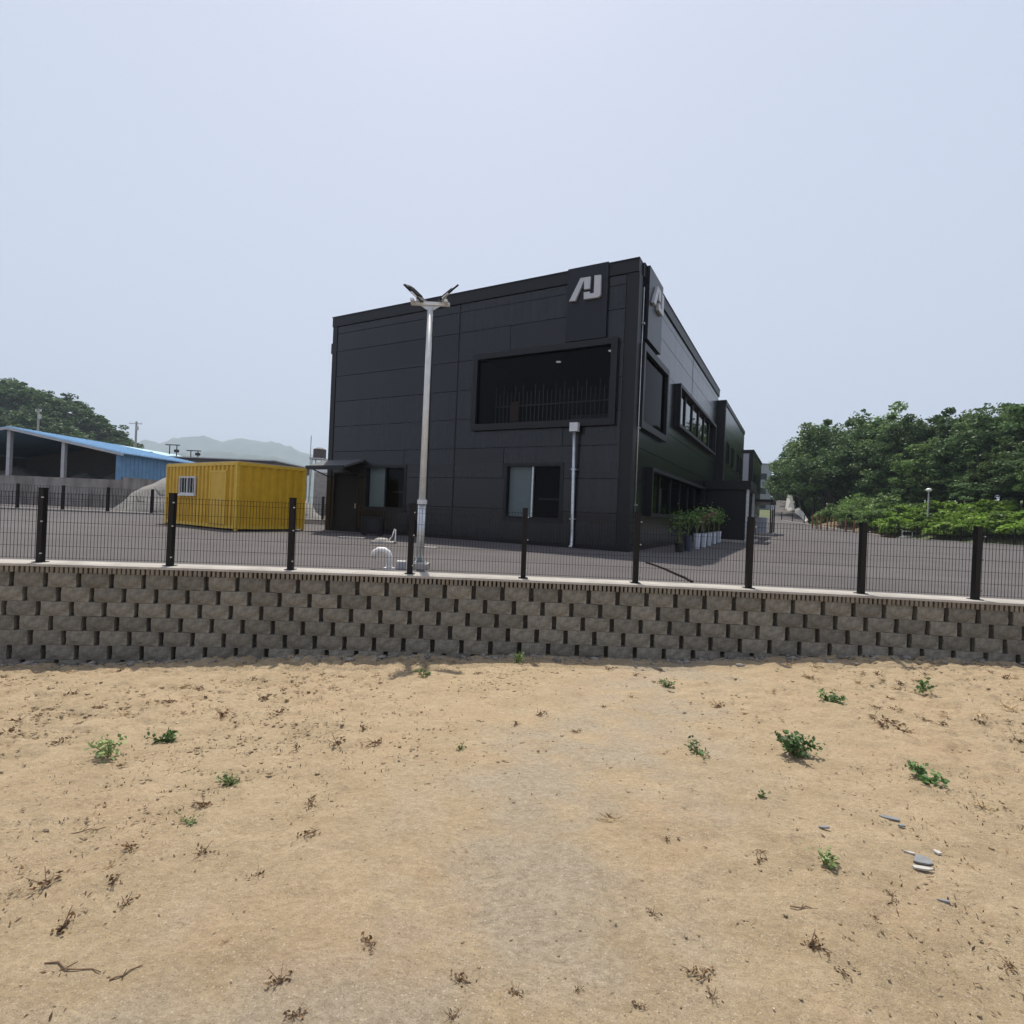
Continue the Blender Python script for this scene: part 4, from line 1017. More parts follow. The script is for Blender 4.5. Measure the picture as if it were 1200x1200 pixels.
for k in range(6):
    x = wa0 + .08 + k * (wa1 - wa0 - .16) / 5; mb = MB(); mb.tube([CL.P(x, wz0 - .02, .06), CL.P(x, wz1 + .02, .06)], .011, 5); mb.build('bar', M['white_frame'], wo_)
mb = MB(); CL.box(mb, wa0 - .05, wa1 + .05, wz0 - .07, wz0 - .002, -.02, .08); mb.build('sill', M['white_frame'], wo_)
d0 = CL.px(265, 556)[0]; d1 = CL.px(248, 556)[0]; da, db = sorted((d0, d1))
mb = MB(); CL.box(mb, da, db, .2, 2.18, -.02, .022); do = mb.build('door', M['yellow'], cont)
fd = MB(); CL.box(fd, da - .06, da, .18, 2.24, -.02, .035); CL.box(fd, db, db + .06, .18, 2.24, -.02, .035); CL.box(fd, da, db, 2.18, 2.24, -.02, .035); fd.build('door_frame', M['yellow_trim'], do)
mb = MB(); mb.tube([CL.P(da + .1, 1.1, .022), CL.P(da + .1, 1.1, .09)], .025, 8); mb.build('handle', M['silver'], do)

# ------------------------------------------------------------------ boundary fences of the yard
def small_fence(pts, h, label, name='mesh_fence', pitch=.16, rv=.006, group=None, kerb=True):
    th_ = thing(name, pts[0], label, 'fence', group)
    for i, p in enumerate(pts):
        mb = MB(); mb.box(p + Vector((-.05, -.05, 0)), p + Vector((.05, .05, h))); mb.build('post', M['black_metal'], th_)
        if i:
            a = pts[i - 1]; n = max(3, int((p - a).length / pitch))
            fence_panel(a, p, h - .05, .08, n, [.08, h * .35, h * .65, h - .06], rv, parent=th_)
    if kerb:
        k = MB()
        for i in range(1, len(pts)):
            a, b_ = pts[i - 1], pts[i]; d = (b_ - a).normalized(); n = Vector((d.y, -d.x, 0)) * .16
            k.hexa([a + n - Vector((0, 0, .3)), b_ + n - Vector((0, 0, .3)), b_ - n - Vector((0, 0, .3)), a - n - Vector((0, 0, .3)), a + n + Vector((0, 0, .001)), b_ + n + Vector((0, 0, .001)), b_ - n + Vector((0, 0, .001)), a - n + Vector((0, 0, .001))])
        k.build('kerb', M['concrete_white'], th_)
    return th_
kz = .12
lf = []
def fpt(px, d, z):
    x, _ = ray(px, 598); return Vector((x * d, d, z))
p20, p178 = fpt(20, 27.0, .26), fpt(178, 27.6, .26)
dirn = (p178 - p20) / 3
for i in range(-6, 9): lf.append(p20 + dirn * i)
small_fence(lf, 1.28, 'black mesh fence on a pale kerb between the yard and the blue roofed shed', pitch=.14, rv=.007)
rf_pts = [Vector((FENCE_X + .3, y, kz + float(zy(y)))) for y in np.arange(30, 58, 2.6)]
small_fence(rf_pts, 1.35, 'black mesh fence on a kerb below the green bank', pitch=.16, rv=.007)
rf2 = [Vector((FENCE_X + .3 - (y - 57) * .02, y, kz + float(zy(y)))) for y in np.arange(58.5, 80, 3.0)]
small_fence(rf2, 1.2, 'black mesh fence beside the orange earth bank near the access road', pitch=.18, rv=.007)

# ------------------------------------------------------------------ open shed with blue roof, piles and yard clutter on the left
shd = thing('open_shed', (-36, 41, 0), 'open storage shed with a bright blue sheet roof and concrete base wall', 'shed')
XE, XR, XL, Y1, Y2 = -30.9, -39.6, -48.3, 40.3, 51.0
ZE, ZR = 4.55, 6.15
def slope(mb, xa, za, xb, zb, ya, yb, t=.08):
    return mb.hexa([(xa, ya, za - t), (xb, ya, zb - t), (xb, yb, zb - t), (xa, yb, za - t), (xa, ya, za), (xb, ya, zb), (xb, yb, zb), (xa, yb, za)])
slope(MB(), XR, ZR, XE + .45, ZE - .08, Y1 - .4, Y2 + .4).build('roof', M['blue_roof'], shd)
slope(MB(), XL - .45, ZE - .08, XR, ZR, Y1 - .4, Y2 + .4).build('roof', M['blue_roof'], shd)
rbm = MB()
for i in range(26):
    y0 = Y1 - .3 + i * .44
    slope(rbm, XR, ZR + .045, XE + .45, ZE - .035, y0, y0 + .06, .044)
o = rbm.build('roof_rib', M['blue_roof'], shd); tag(o, kind='stuff')
slope(MB(), XR, ZR - .085, XE + .45, ZE - .165, Y1 - .45, Y1 - .35, .16).build('fascia', M['steel_post'], shd)
slope(MB(), XL - .45, ZE - .165, XR, ZR - .085, Y1 - .45, Y1 - .35, .16).build('fascia', M['steel_post'], shd)
for x_ in (XL, -44.0, -39.7, -35.4):
    zt = ZR - abs(x_ - XR) * (ZR - ZE) / (XE - XR) - .2
    MB().box((x_ - .13, Y1 - .13, 2.0), (x_ + .13, Y1 + .13, zt)).build('post', M['steel_post'], shd)
MB().box((XE - .3, Y1 - .14, 2.0), (XE - .02, Y1 + .12, ZE - .25)).build('post', M['blue_wall'], shd)
MB().box((XL - .2, Y1 - .2, -.2), (XE, Y1 + .2, 2.35)).build('base_wall', M['stained'], shd)
MB().box((XE - .2, Y1 + .22, -.2), (XE, Y2, 2.6)).build('base_wall', M['stained'], shd)
mb = MB()
for i in range(24):
    y0 = Y1 + .14 + i * .45; mb.hexa([(XE - .1, y0, 2.6), (XE - .04, y0 + .06, 2.6), (XE - .04, y0 + .38, 2.6), (XE - .1, y0 + .44, 2.6), (XE - .1, y0, ZE - .12), (XE - .04, y0 + .06, ZE - .12), (XE - .04, y0 + .38, ZE - .12), (XE - .1, y0 + .44, ZE - .12)])
mb.build('side_cladding', M['blue_wall'], shd)
MB().box((XL - .2, Y2 - .2, -.2), (-36.0, Y2, 5.6)).build('rear_wall', M['shed_inside'], shd)
MB().box((-36.0, Y2 - .2, -.2), (XE - .2, Y2, 1.6)).build('rear_wall', M['shed_inside'], shd)
for z in (3.5, 4.2): MB().box((-36.0, Y2 - .15, z), (XE - .2, Y2 - .05, z + .12)).build('rear_rail', M['shed_inside'], shd)
MB().box((XL - .2, Y1 + .22, -.2), (XL, Y2 - .22, 4.4)).build('side_wall', M['shed_inside'], shd)
def cone_pile(name, c, r, h, m, label, seed, top=.12):
    n, k = 40, 14; rs = np.random.RandomState(seed); V = []
    T = np.linspace(0, 1, k); A_ = np.linspace(0, 2 * math.pi, n, endpoint=False)
    for t in T:
        for a in A_:
            rr_ = r * (top * .2 + (1 - top * .2) * t) * (1 + .07 * math.sin(3 * a + seed) + .03 * rs.normal())
            V.append((math.cos(a) * rr_, math.sin(a) * rr_, h * (1 - math.exp(-2.3 * (1 - t) ** 1.1)) / .9 * (1 + .015 * rs.normal()) - .1 * t))
    Q = [(j * n + i, j * n + (i + 1) % n, (j + 1) * n + (i + 1) % n, (j + 1) * n + i) for j in range(k - 1) for i in range(n)]
    me = bpy.data.meshes.new(name); me.from_pydata(V, [], Q + [tuple(range(n))]); me.update()
    me.polygons.foreach_set('use_smooth', [True] * len(me.polygons))
    o = link_mesh(name, me, m, None, c); return tag(o, label, 'gravel pile')
cone_pile('gravel_pile', (-20.6, 37.0, -.1), 6.6, 3.7, M['gravel'], 'large pale grey gravel pile behind the yellow container', 2)
cone_pile('gravel_pile', (-34.2, 45.5, -.14), 3.6, 3.5, M['gravel_dark'], 'dark grey gravel heap under the blue shed roof', 3)
cone_pile('gravel_pile', (-37.9, 45.6, -.14), 3.4, 3.1, M['gravel'], 'low pale gravel heap inside the open shed beside the dark heap', 4)
cone_pile('gravel_pile', (-44.0, 45.6, -.14), 3.8, 3.4, M['gravel'], 'grey gravel heap in the dark end of the open shed', 5)
# paler shed roofs beyond
def low_shed(name, x0, x1, y0, y1, ze, zr, roofm, wallm, label):
    th_ = thing(name, ((x0 + x1) / 2, y0, 0), label, 'shed'); xm = (x0 + x1) / 2
    slope(MB(), x0 - .4, ze, xm, zr, y0 - .4, y1 + .4).build('roof', roofm, th_); slope(MB(), xm, zr, x1 + .4, ze, y0 - .4, y1 + .4).build('roof', roofm, th_)
    MB().box((x0, y0, -.2), (x0 + .2, y1, ze - .1)).build('wall', wallm, th_); MB().box((x1 - .2, y0, -.2), (x1, y1, ze - .1)).build('wall', wallm, th_)
    MB().prism([(x0 + .2, y0, -.2), (x1 - .2, y0, -.2), (x1 - .2, y0, ze - .1), (xm, y0, zr - .12), (x0 + .2, y0, ze - .1)], (0, .2, 0)).build('gable_wall', wallm, th_)
    MB().prism([(x0 + .2, y1 - .2, -.2), (x1 - .2, y1 - .2, -.2), (x1 - .2, y1 - .2, ze - .1), (xm, y1 - .2, zr - .12), (x0 + .2, y1 - .2, ze - .1)], (0, .2, 0)).build('gable_wall', wallm, th_)
    MB().box((xm - 1.5, y0 - .06, 0), (xm + 1.5, y0 - .003, 3.2)).build('door', M['trim'], th_)
    return th_
low_shed('workshop_shed', -66, -53.5, 62, 80, 7.0, 8.55, M['teal_roof'], M['stained'], 'pale teal roofed workshop shed behind the blue roofed shed')
low_shed('workshop_shed', -52, -46, 63, 74, 6.5, 7.4, M['teal_roof'], M['stained'], 'small pale teal roofed shed between the blue shed and the wooded hill')
# long brown roofed hall
p1 = at_depth(322, 541, 68); hall = thing('storage_hall', (p1.x - 11, 68, 0), 'long low storage hall with a dark brown fascia behind the container', 'building')
x1, x0, zt = p1.x, p1.x - 23, p1.z
MB().hexa([(x0, 68, zt - 1.0), (x1, 68, zt - 1.0), (x1, 80, zt - 1.0), (x0, 80, zt - 1.0), (x0, 68, zt), (x1, 68, zt), (x1, 80, zt + .1), (x0, 80, zt + .1)]).build('fascia', M['brown_shed'], hall)
MB().box((x0 + .3, 68.3, -.2), (x1 - .3, 79.7, zt - 1.0)).build('wall', M['stained'], hall)
for k in range(5): MB().box((x0 + 1 + k * 4.4, 68.16, 1.2), (x0 + 3.4 + k * 4.4, 68.29, 3.6)).build('window', M['glass'], hall)
slope(MB(), x0 - .2, zt + .15, x1 + .2, zt + .16, 67.7, 80.3, .14).build('roof', M['steel_post'], hall)
# steel frames and antenna on the hall roof
for (px, py, hh, lab) in ((203, 527, 1.9, 'tall dark steel hoist frame on the hall roof'), (228, 527, 1.2, 'short steel hoist frame on the hall roof next to the ridge')):
    b = at_depth(px, py, 72); b.z = zt + .17; f_ = thing('hoist_frame', b, lab, 'frame')
    for sx in (-.5, .5): MB().tube([b + Vector((sx, 0, 0)), b + Vector((sx, 0, hh))], .07, 6).build('post', M['trim'], f_)
    MB().tube([b + Vector((-1.1, 0, hh)), b + Vector((.9, 0, hh))], .08, 6).build('beam', M['trim'], f_)
    MB().box(b + Vector((.2, -.15, hh * .45)), b + Vector((.75, .15, hh * .45 + .4))).build('motor', M['trim'], f_)
def utility_pole(px, ptop, pbase, d, label, arm=1.2, r=.14):
    t = at_depth(px, ptop, d); b = Vector((t.x, d, -.14)); th_ = thing('utility_pole', b, label, 'utility pole')
    MB().tube([b, t], [r * 1.25, r * .8], 8).build('pole', M['pole_conc'], th_)
    MB().box(t + Vector((-arm, -.05, -.45)), t + Vector((arm * .8, .05, -.33))).build('cross_arm', M['steel_post'], th_)
    for k in (-.9, -.1, .7):
        MB().tube([t + Vector((arm * k, 0, -.33)), t + Vector((arm * k, 0, -.08))], .06, 6).build('insulator', M['white_pvc'], th_)
    MB().tube([t + Vector((.35, -.2, -1.6)), t + Vector((.35, -.2, -.9))], .22, 8).build('transformer', M['steel_post'], th_)
    return th_
utility_pole(160, 494, 525, 95, 'grey concrete utility pole standing behind the blue shed roof', 1.3, .2)
utility_pole(45.5, 479, 505, 80, 'grey concrete utility pole in front of the wooded hill', .5, .17)
b = at_depth(373, 548, 60); mz = 0
tk = thing('water_tower', (b.x, 60, -.14), 'rooftop style water tank and mast on a steel frame beside the dark building', 'tank')
for sx, sy in ((-1, -1), (1, -1), (1, 1), (-1, 1)): MB().tube([(b.x + sx * .7, 60 + sy * .7, -.14), (b.x + sx * .55, 60 + sy * .55, 6.3)], .07, 6).build('leg', M['steel_post'], tk)
MB().box((b.x - .8, 59.2, 6.3), (b.x + .8, 60.8, 6.45)).build('platform', M['steel_post'], tk)
MB().tube([(b.x + .1, 60, 6.45), (b.x + .1, 60, 7.5), (b.x + .1, 60, 7.7)], [.72, .72, .3], 14).build('tank', M['brown_shed'], tk)
MB().tube([(b.x - .7, 59.3, -.14), (b.x - .7, 59.3, 9.0)], .05, 6).build('mast', M['steel_post'], tk)
for z in (3.6, 4.6, 5.4): MB().box((b.x + .2, 58.6, z), (b.x + 1.6, 59.2, z + .5)).build('stacked_tray', M['white_pvc'], tk)
wl = thing('concrete_yard_wall', (-15, 45, -.14), 'pale concrete wall with a low dark opening between container and building', 'wall')
MB().box((-17.5, 45, -.14), (-12.0, 45.35, 3.9)).build('wall_face', M['concrete'], wl)
MB().box((-16.4, 44.93, -.1), (-15.0, 44.998, 1.9)).build('opening', M['stained'], wl)

# ------------------------------------------------------------------ access road, parapets, bank and far white building on the right
def road_c(y): return 0.545 * y + np.where(y > 80, (y - 80) * -0.018, 0)
ry = np.linspace(70, 150, 41); prof = lambda y: float(zy(np.array([y]))[0])
RZ = lambda y: (y - 57) * .068 + max(0, y - 80) * .02
rm = MB()
for i in range(len(ry) - 1):
    ya, yb = ry[i], ry[i + 1]
    za, zb = RZ(ya) + .03, RZ(yb) + .03
    rm.quad((road_c(ya) - 3.2, ya, za), (road_c(ya) + 2.6, ya, za), (road_c(yb) + 2.6, yb, zb), (road_c(yb) - 3.2, yb, zb))
o = rm.build('road', M['asphalt'], recalc=False); tag(o, 'grey access road climbing away past the warehouse', kind='structure')
def parapet(pa, pb, h0, h1, t, label, nm='parapet_wall'):
    th_ = thing(nm, pa, label, 'wall'); d = (pb - pa).normalized(); n = Vector((d.y, -d.x, 0)) * t
    up0, up1 = Vector((0, 0, h0)), Vector((0, 0, h1)); dn = Vector((0, 0, -1.2))
    MB().hexa([pa + dn, pb + dn, pb + n + dn, pa + n + dn, pa + up0, pb + up1, pb + n + up1, pa + n + up0]).build('wall_face', M['concrete_white'], th_)
    c = n * .12
    MB().hexa([pa - c + up0, pb - c + up1, pb + n + c + up1, pa + n + c + up0, pa - c + up0 + Vector((0, 0, .12)), pb - c + up1 + Vector((0, 0, .12)), pb + n + c + up1 + Vector((0, 0, .12)), pa + n + c + up0 + Vector((0, 0, .12))]).build('coping', M['concrete_white'], th_)
pr_ = thing('parapet_wall', at_depth(943, 612, 80), 'low pale concrete parapet along the climbing access road', 'wall')
for (q0, q1, e0, e1) in (((943.2, 611.5, 80), (947, 609.5, 80), (937.5, 602, 90), (941, 599.5, 90)), ((937.4, 601.9, 90.1), (940.9, 599.4, 90.1), (931.5, 597, 100), (935.5, 594.5, 100))):
    T4 = [at_depth(*q) for q in (q0, q1, e1, e0)]; D4 = [q - Vector((0, 0, 1.3)) for q in T4]
    MB().hexa(D4 + T4).build('wall_face', M['parapet'], pr_)
pa = at_depth(922, 597, 108); pb = at_depth(931.5, 596, 100)
th_ = thing('wing_wall', pa, 'tapered pale concrete wing wall rising at the top of the access road', 'wall')
pc = [at_depth(922.5, 599, 106), at_depth(931.5, 598, 101), at_depth(928, 578.5, 101.5), at_depth(925.5, 579, 105)]
MB().prism(pc, (.15, 1.2, 0)).build('wall_face', M['parapet'], th_)
MB().prism([at_depth(*q, 100.4) for q in ((929, 577), (931.5, 577), (937, 595), (933.5, 597))], (.1, .3, 0)).build('side_shutter', M['trim'], th_)
MB().prism([at_depth(*q, 90) for q in ((936.5, 587), (940, 586.5), (948, 604), (947, 610), (941, 599))], (.1, .3, 0)).build('side_shutter', M['trim'], th_)
for k, (px, py) in enumerate(((952, 613), (957.5, 613), (962, 614), (969.5, 615), (977.5, 616), (991, 618), (1001, 619))):
    b = at_depth(px, py, 66 - k * .6); b.z = -.1 + float(zy(np.array([66 - k * .6]))[0]); p = MB()
    hgt = 1.9 - .05 * k
    th_ = thing('fence_stake', b, 'rusty steel stake driven into the orange earth bank', 'stake', 'rusty stakes along the earth bank')
    MB().box(b + Vector((-.06, -.06, -.2)), b + Vector((.06, .06, hgt))).build('stake', M['rust'], th_)
    MB().box(b + Vector((-.075, -.075, hgt)), b + Vector((.075, .075, hgt + .06))).build('cap', M['rust'], th_)
# bank and hillside
def zbank(x, y):
    d = x - (FENCE_X + .8)
    base = np.where(d > 0, 3.6 * (1 - np.exp(-np.clip(d, 0, None) / 8.0)) + .045 * np.clip(d, 0, 260), 0)
    return -.12 + base + np.clip(y - 57, 0, 90) * .055 + fbm(x, y, [(.12, .7), (.35, .25)], 41) * np.clip(d / 4, 0, 1)
hx = np.concatenate([np.linspace(32, 42, 6), np.linspace(42.6, 80, 76), np.linspace(82, 330, 60)]); hy = np.linspace(-10, 260, 150)
Xh, Yh = np.meshgrid(hx, hy)
hb = link_mesh('bank', grid_mesh('bank', Xh, Yh, zbank(Xh - np.clip(Yh - 72, 0, 200) * .8, Yh)), M['bank']); tag(hb, 'green and tan bank rising behind the right boundary fence', kind='structure')
eb = MB()
ex, ey = np.meshgrid(np.linspace(42.7, 46.5, 16), np.linspace(56, 74, 32))
edge = np.minimum(np.minimum((ey - 56) / 3, (74 - ey) / 3), (46.5 - ex) / 1.6).clip(0, 1)
e_ = link_mesh('earth_bank', grid_mesh('earth_bank', ex, ey, zbank(ex, ey) - .25 + edge * (.5 + fbm(ex, ey, [(.5, .6)], 9))), M['earth']); tag(e_, 'bare orange earth slope below the bushes', kind='structure')
# white building far off, next to the rear warehouse
b = at_depth(897, 580, 150); wb = thing('apartment_building', (b.x, 150, 0), 'pale grey far building with small square windows past the rear warehouse', 'building')
ptop = at_depth(897, 544.5, 150).z; xr = at_depth(904, 560, 150).x
MB().box((xr - 14, 150, -.14), (xr, 164, ptop)).build('wall', M['light_panel'], wb)
MB().box((xr - 14.2, 149.8, ptop), (xr + .2, 164.2, ptop + .35)).build('roof', M['concrete'], wb)
for k in range(3):
    for j in range(3):
        if ptop - 4.5 - j * 4.2 > 2:
            MB().box((xr - 3.1 - k * 4, 149.9, ptop - 4.4 - j * 4.2), (xr - 1.4 - k * 4, 149.97, ptop - 2.6 - j * 4.2)).build('window', M['glass'], wb)

# ------------------------------------------------------------------ trees
def crown_points(rs, rx, ry, rz, ncl, per, hollow=.45, cl=.30):
    cen = []
    for i in range(ncl):
        d = rs.normal(size=3); d /= np.linalg.norm(d)
        if d[2] < -.45: d[2] *= -.6
        c = d * (hollow + (1.08 - hollow) * rs.rand() ** .55) * (1.0 + .28 * rs.rand() if rs.rand() < .35 else 1) * np.array([rx, ry, rz])
        cr = cl * (0.45 + .95 * rs.rand()) * np.array([rx, ry, rz * .62])
        q = rs.normal(size=(per, 3)); q /= (np.linalg.norm(q, axis=1)[:, None] + 1e-6); q *= (rs.rand(per) ** .45)[:, None]
        cen.append(c + q * cr)
    return np.concatenate(cen), None
def tree_proto(seed, h, rx, ncl, per, leaf, lm, cl=.30):
    rs = np.random.RandomState(seed)
    rz = h * .43; cz = h * .535
    pts, _ = crown_points(rs, rx, rx * (.85 + .3 * rs.rand()), rz, ncl, per, .35, cl); pts = pts + np.array([0, 0, cz])
    pts = pts[pts[:, 2] > h * .05]
    v, q = leaf_quads(rs, pts, leaf, .35, .62)
    crown = np_mesh('crown', v, q); crown.materials.append(lm)
    mb = MB(); top = Vector((rs.uniform(-.3, .3), rs.uniform(-.3, .3), h * .72))
    mb.tube([(0, 0, -.5), (rs.uniform(-.1, .1), rs.uniform(-.1, .1), h * .25), top * .7 + Vector((0, 0, 0)), top], [h * .024, h * .018, h * .012, h * .004], 8)
    for i in range(9):
        an = rs.rand() * 6.28; z0 = h * rs.uniform(.22, .5); r_ = rx * rs.uniform(.5, .9)
        mb.tube([(0, 0, z0), (math.cos(an) * r_ * .45, math.sin(an) * r_ * .45, z0 + h * .10), (math.cos(an) * r_, math.sin(an) * r_, z0 + h * rs.uniform(.14, .28))], [h * .009, h * .006, h * .002], 5)
    trunk = mb.mesh('trunk'); trunk.materials.append(M['bark'])
    return crown, trunk
def place_tree(proto, loc, sc, rz, name, label, group, parts=('crown', 'trunk')):
    th_ = thing(name, loc, label, 'tree' if 'trunk' in parts else 'shrub', group)
    th_.rotation_euler = (0, 0, rz); th_.scale = (sc[0], sc[0], sc[1])
    for nm, me in zip(parts, proto):
        o = bpy.data.objects.new(nm, me); COL.objects.link(o); o.parent = th_
    return th_
TP = [tree_proto(200 + i, 11.5, 4.4 + .5 * (i % 3), 74, 125, .38, M['leaf_tree'] if i % 2 else M['leaf_tree2'], .23) for i in range(5)]
rt = random.Random(12)
# skyline of the wood on the right: (pixel column, pixel row of the top, depth)
sky_line = [(938, 531, 118), (954, 514, 108), (968, 505, 100), (985, 490, 92), (1003, 493, 88), (1022, 494, 84), (1042, 489, 80), (1060, 493, 77),
            (1080, 490, 74), (1101, 484, 71), (1120, 487, 69), (1140, 497, 67), (1160, 494, 65), (1178, 486, 63), (1196, 476, 60), (1222, 470, 58), (1250, 470, 56)]
def bank_z(x, y):
    return float(zbank(np.array([x - max(0, y - 72) * .8]), np.array([y]))[0])
for i, (px, py, d) in enumerate(sky_line):
    t = at_depth(px, py, d); zb = bank_z(t.x, t.y); h = t.z - zb
    k = h / 11.5
    place_tree(TP[i % 5], (t.x, t.y, zb), (max(.8, k * .98), k * 1.04), rt.random() * 6.28, 'broadleaf_tree', 'tall broadleaf tree whose crown makes the skyline of the right wood', 'skyline trees of the right wood')
for i in range(26):     # front ranks and understorey
    px = 940 + i * 11.5 + rt.uniform(-6, 6); d = 96 - i * 1.6 - rt.uniform(3, 9)
    t = at_depth(px, rt.uniform(508, 540), d); zb = bank_z(t.x, t.y); k = (t.z - zb) / 11.5
    place_tree(TP[rt.randrange(5)], (t.x, t.y, zb), (k * 1.12, k * 1.04), rt.random() * 6.28, 'broadleaf_tree', 'broad dark green tree at the front edge of the right wood', 'front trees of the right wood')
for i in range(6):      # small trees round the top of the road
    px = 911 + i * 7; d = 160 + rt.uniform(-5, 12); t = at_depth(px, rt.uniform(562, 574), d); zb = bank_z(t.x, d); k = (t.z - zb) / 11.5
    place_tree(TP[i % 5], (t.x, d, zb - .8), (k * 1.25, k * 1.1), rt.random() * 6.28, 'broadleaf_tree', 'small bright tree beyond the top of the access road', 'small trees at the top of the road')
for i in range(24):     # deep rank closing the wood behind
    px = 975 + i * 12.5 + rt.uniform(-5, 5); d = 128 - i * 1.7 + rt.uniform(-4, 4)
    t = at_depth(px, rt.uniform(512, 535), d); zb = bank_z(t.x, t.y); k = (t.z - zb) / 11.5
    place_tree(TP[rt.randrange(5)], (t.x, t.y, zb - 1.0), (k * 1.3, k * 1.08), rt.random() * 6.28, 'broadleaf_tree', 'dark tree standing deep inside the right wood behind the front trees', 'deep trees of the right wood')
for i in range(60):
    d = 96 - i * .92 + rt.uniform(-3, 3); off = 10 + rt.uniform(0, 16); X_ = FENCE_X + off + max(0, d - 80) * .6
    zb = bank_z(X_, d); k = rt.uniform(.32, .5)
    place_tree(TP[rt.randrange(5)], (X_, d, zb - .2), (k * 1.7, k), rt.random() * 6.28, 'understorey_tree', 'low dark tree filling the shade under the wood on the right bank', 'understorey of the right wood')
# bushes: bright rank climbers and softer thicket
def bush_proto(seed, lm, r=1.6, h=1.3, ncl=22, per=130, leaf=.26):
    rs = np.random.RandomState(seed); pts, _ = crown_points(rs, r, r, h, ncl, per, .3, .36); pts[:, 2] = np.abs(pts[:, 2]) * .95 + .05
    v, q = leaf_quads(rs, pts, leaf, .6, .8); me = np_mesh('foliage', v, q); me.materials.append(lm)
    mb = MB()
    for i in range(6):
        an = rs.rand() * 6.28; mb.tube([(0, 0, -.2), (math.cos(an) * r * .5, math.sin(an) * r * .5, h * .7)], [.03, .012], 5)
    st_ = mb.mesh('stem'); st_.materials.append(M['bark']); return me, st_
BP = [bush_proto(300 + i, M['leaf_bush']) for i in range(3)]; BS = [bush_proto(310 + i, M['leaf_bush2'], 1.6, 1.5, 26, 130, .18) for i in range(3)]
for i in range(64):
    t_ = i / 63; d = 64 - 26 * t_ + rt.uniform(-1, 1); X_ = FENCE_X + 2.0 + 6.5 * rt.random() ** 1.2 + max(0, 56 - d) * .12
    zb = bank_z(X_, d); k = rt.uniform(.85, 1.45)
    place_tree(BP[i % 3], (X_, d, zb - .05), (k, k), rt.random() * 6.28, 'bush', 'bright green leafy bush on the bank behind the right fence', 'bright bushes on the right bank', ('foliage', 'stem'))
for i in range(76):
    px = 962 + 88 * (i / 75) + rt.uniform(-6, 6); x, _ = ray(px, 600); d0_ = 45.2 / x
    d = max(62, d0_ + rt.uniform(0, 20)); X_ = x * d; 
    if d > 74 and X_ < float(road_c(d)) + 4.5: d = 72; X_ = max(x * d, 45.5)
    zb = bank_z(X_, d); k = rt.uniform(.8, 1.2) + .6 * min(1, (px - 955) / 50)
    place_tree(BS[i % 3], (X_, d, zb - .05), (k, k), rt.random() * 6.28, 'bush', 'soft green shrub in the thicket above the orange earth', 'thicket shrubs above the earth bank', ('foliage', 'stem'))
for i in range(9):
    px = 947 + i * 2.4; x, _ = ray(px, 598); d = 104 + 2.2 * (i % 4); zb = bank_z(x * d, d); k = 2.0 + .25 * (i % 3)
    place_tree(BS[i % 3], (x * d, d, zb - .1), (k, k), i * 1.3, 'bush', 'tall soft green shrub under the wood just beyond the parapet', 'shrubs beyond the parapet', ('foliage', 'stem'))
# globe lamp in the bushes
b = at_depth(1087.5, 592, 57); b.z = bank_z(b.x, b.y); tp = at_depth(1088.5, 574, 57)
gl_ = thing('garden_lamp', b, 'pale globe lamp on a grey post among the bright bushes', 'lamp')
MB().tube([b, (tp.x, tp.y, tp.z - .2)], [.09, .06], 8).build('post', M['steel_post'], gl_)
MB().tube([(tp.x, tp.y, tp.z - .22), (tp.x, tp.y, tp.z - .15), (tp.x, tp.y, tp.z), (tp.x, tp.y, tp.z + .12), (tp.x, tp.y, tp.z + .18)], [.1, .24, .3, .22, .08], 14).build('globe', M['lampglass'], gl_, smooth=True)
# white trolley frame and box near the far fence
b = on_level(1063, 631.5); tr = thing('pallet_trolley', b, 'white tubular trolley frame parked by the far fence', 'trolley')
for x0 in (-.55, .55, 1.4): MB().tube([b + Vector((x0, 0, .1)), b + Vector((x0, 0, .85))], .045, 6).build('upright', M['white_pvc'], tr)
for z in (.3, .83): MB().tube([b + Vector((-.6, 0, z)), b + Vector((1.45, 0, z))], .045, 6).build('rail', M['white_pvc'], tr)
MB().box(b + Vector((-.6, -.3, .16)), b + Vector((1.45, .35, .24))).build('deck', M['white_pvc'], tr)
for x0 in (-.45, 1.3): MB().tube([b + Vector((x0, -.32, .08)), b + Vector((x0, -.26, .08))], .08, 10).build('wheel', M['trim'], tr)
b = on_level(1096, 629.8); bx_ = thing('utility_box', b, 'small cream utility box on a post by the far fence', 'box')
MB().box(b + Vector((-.06, -.06, 0)), b + Vector((.06, .06, .55))).build('post', M['steel_post'], bx_)
MB().box(b + Vector((-.26, -.16, .55)), b + Vector((.26, .16, .98))).build('cabinet', M['white_pvc'], bx_)
MB().box(b + Vector((-.3, -.2, .98)), b + Vector((.3, .2, 1.03))).build('lid', M['white_pvc'], bx_)

# ------------------------------------------------------------------ wooded hill on the left and far mountains
hl = [(-140, 452), (-60, 446), (0, 448), (25, 450), (55, 462), (80, 472), (105, 487), (125, 497), (147, 514), (170, 528)]
HD = 190.0
def hill_top(x):
    xx = [at_depth(p[0], p[1], HD).x for p in hl]; zz = [at_depth(p[0], p[1], HD).z for p in hl]
    return np.interp(x, [-420] + xx + [xx[-1] + 30], [6] + zz + [0])
hx = np.linspace(-420, -100, 81); hy = np.linspace(130, 330, 51)
Xh, Yh = np.meshgrid(hx, hy)
prof = np.where(Yh < HD, np.clip((Yh - 132) / (HD - 132), 0, 1) ** .8, np.clip((330 - Yh) / (330 - HD), 0, 1))
Zh = np.clip(hill_top(Xh) - 5.5, -.3, None) * prof - .3
hm = link_mesh('hill', grid_mesh('hill', Xh, Yh, Zh), M['hill']); tag(hm, 'wooded green hill behind the sheds', kind='structure')
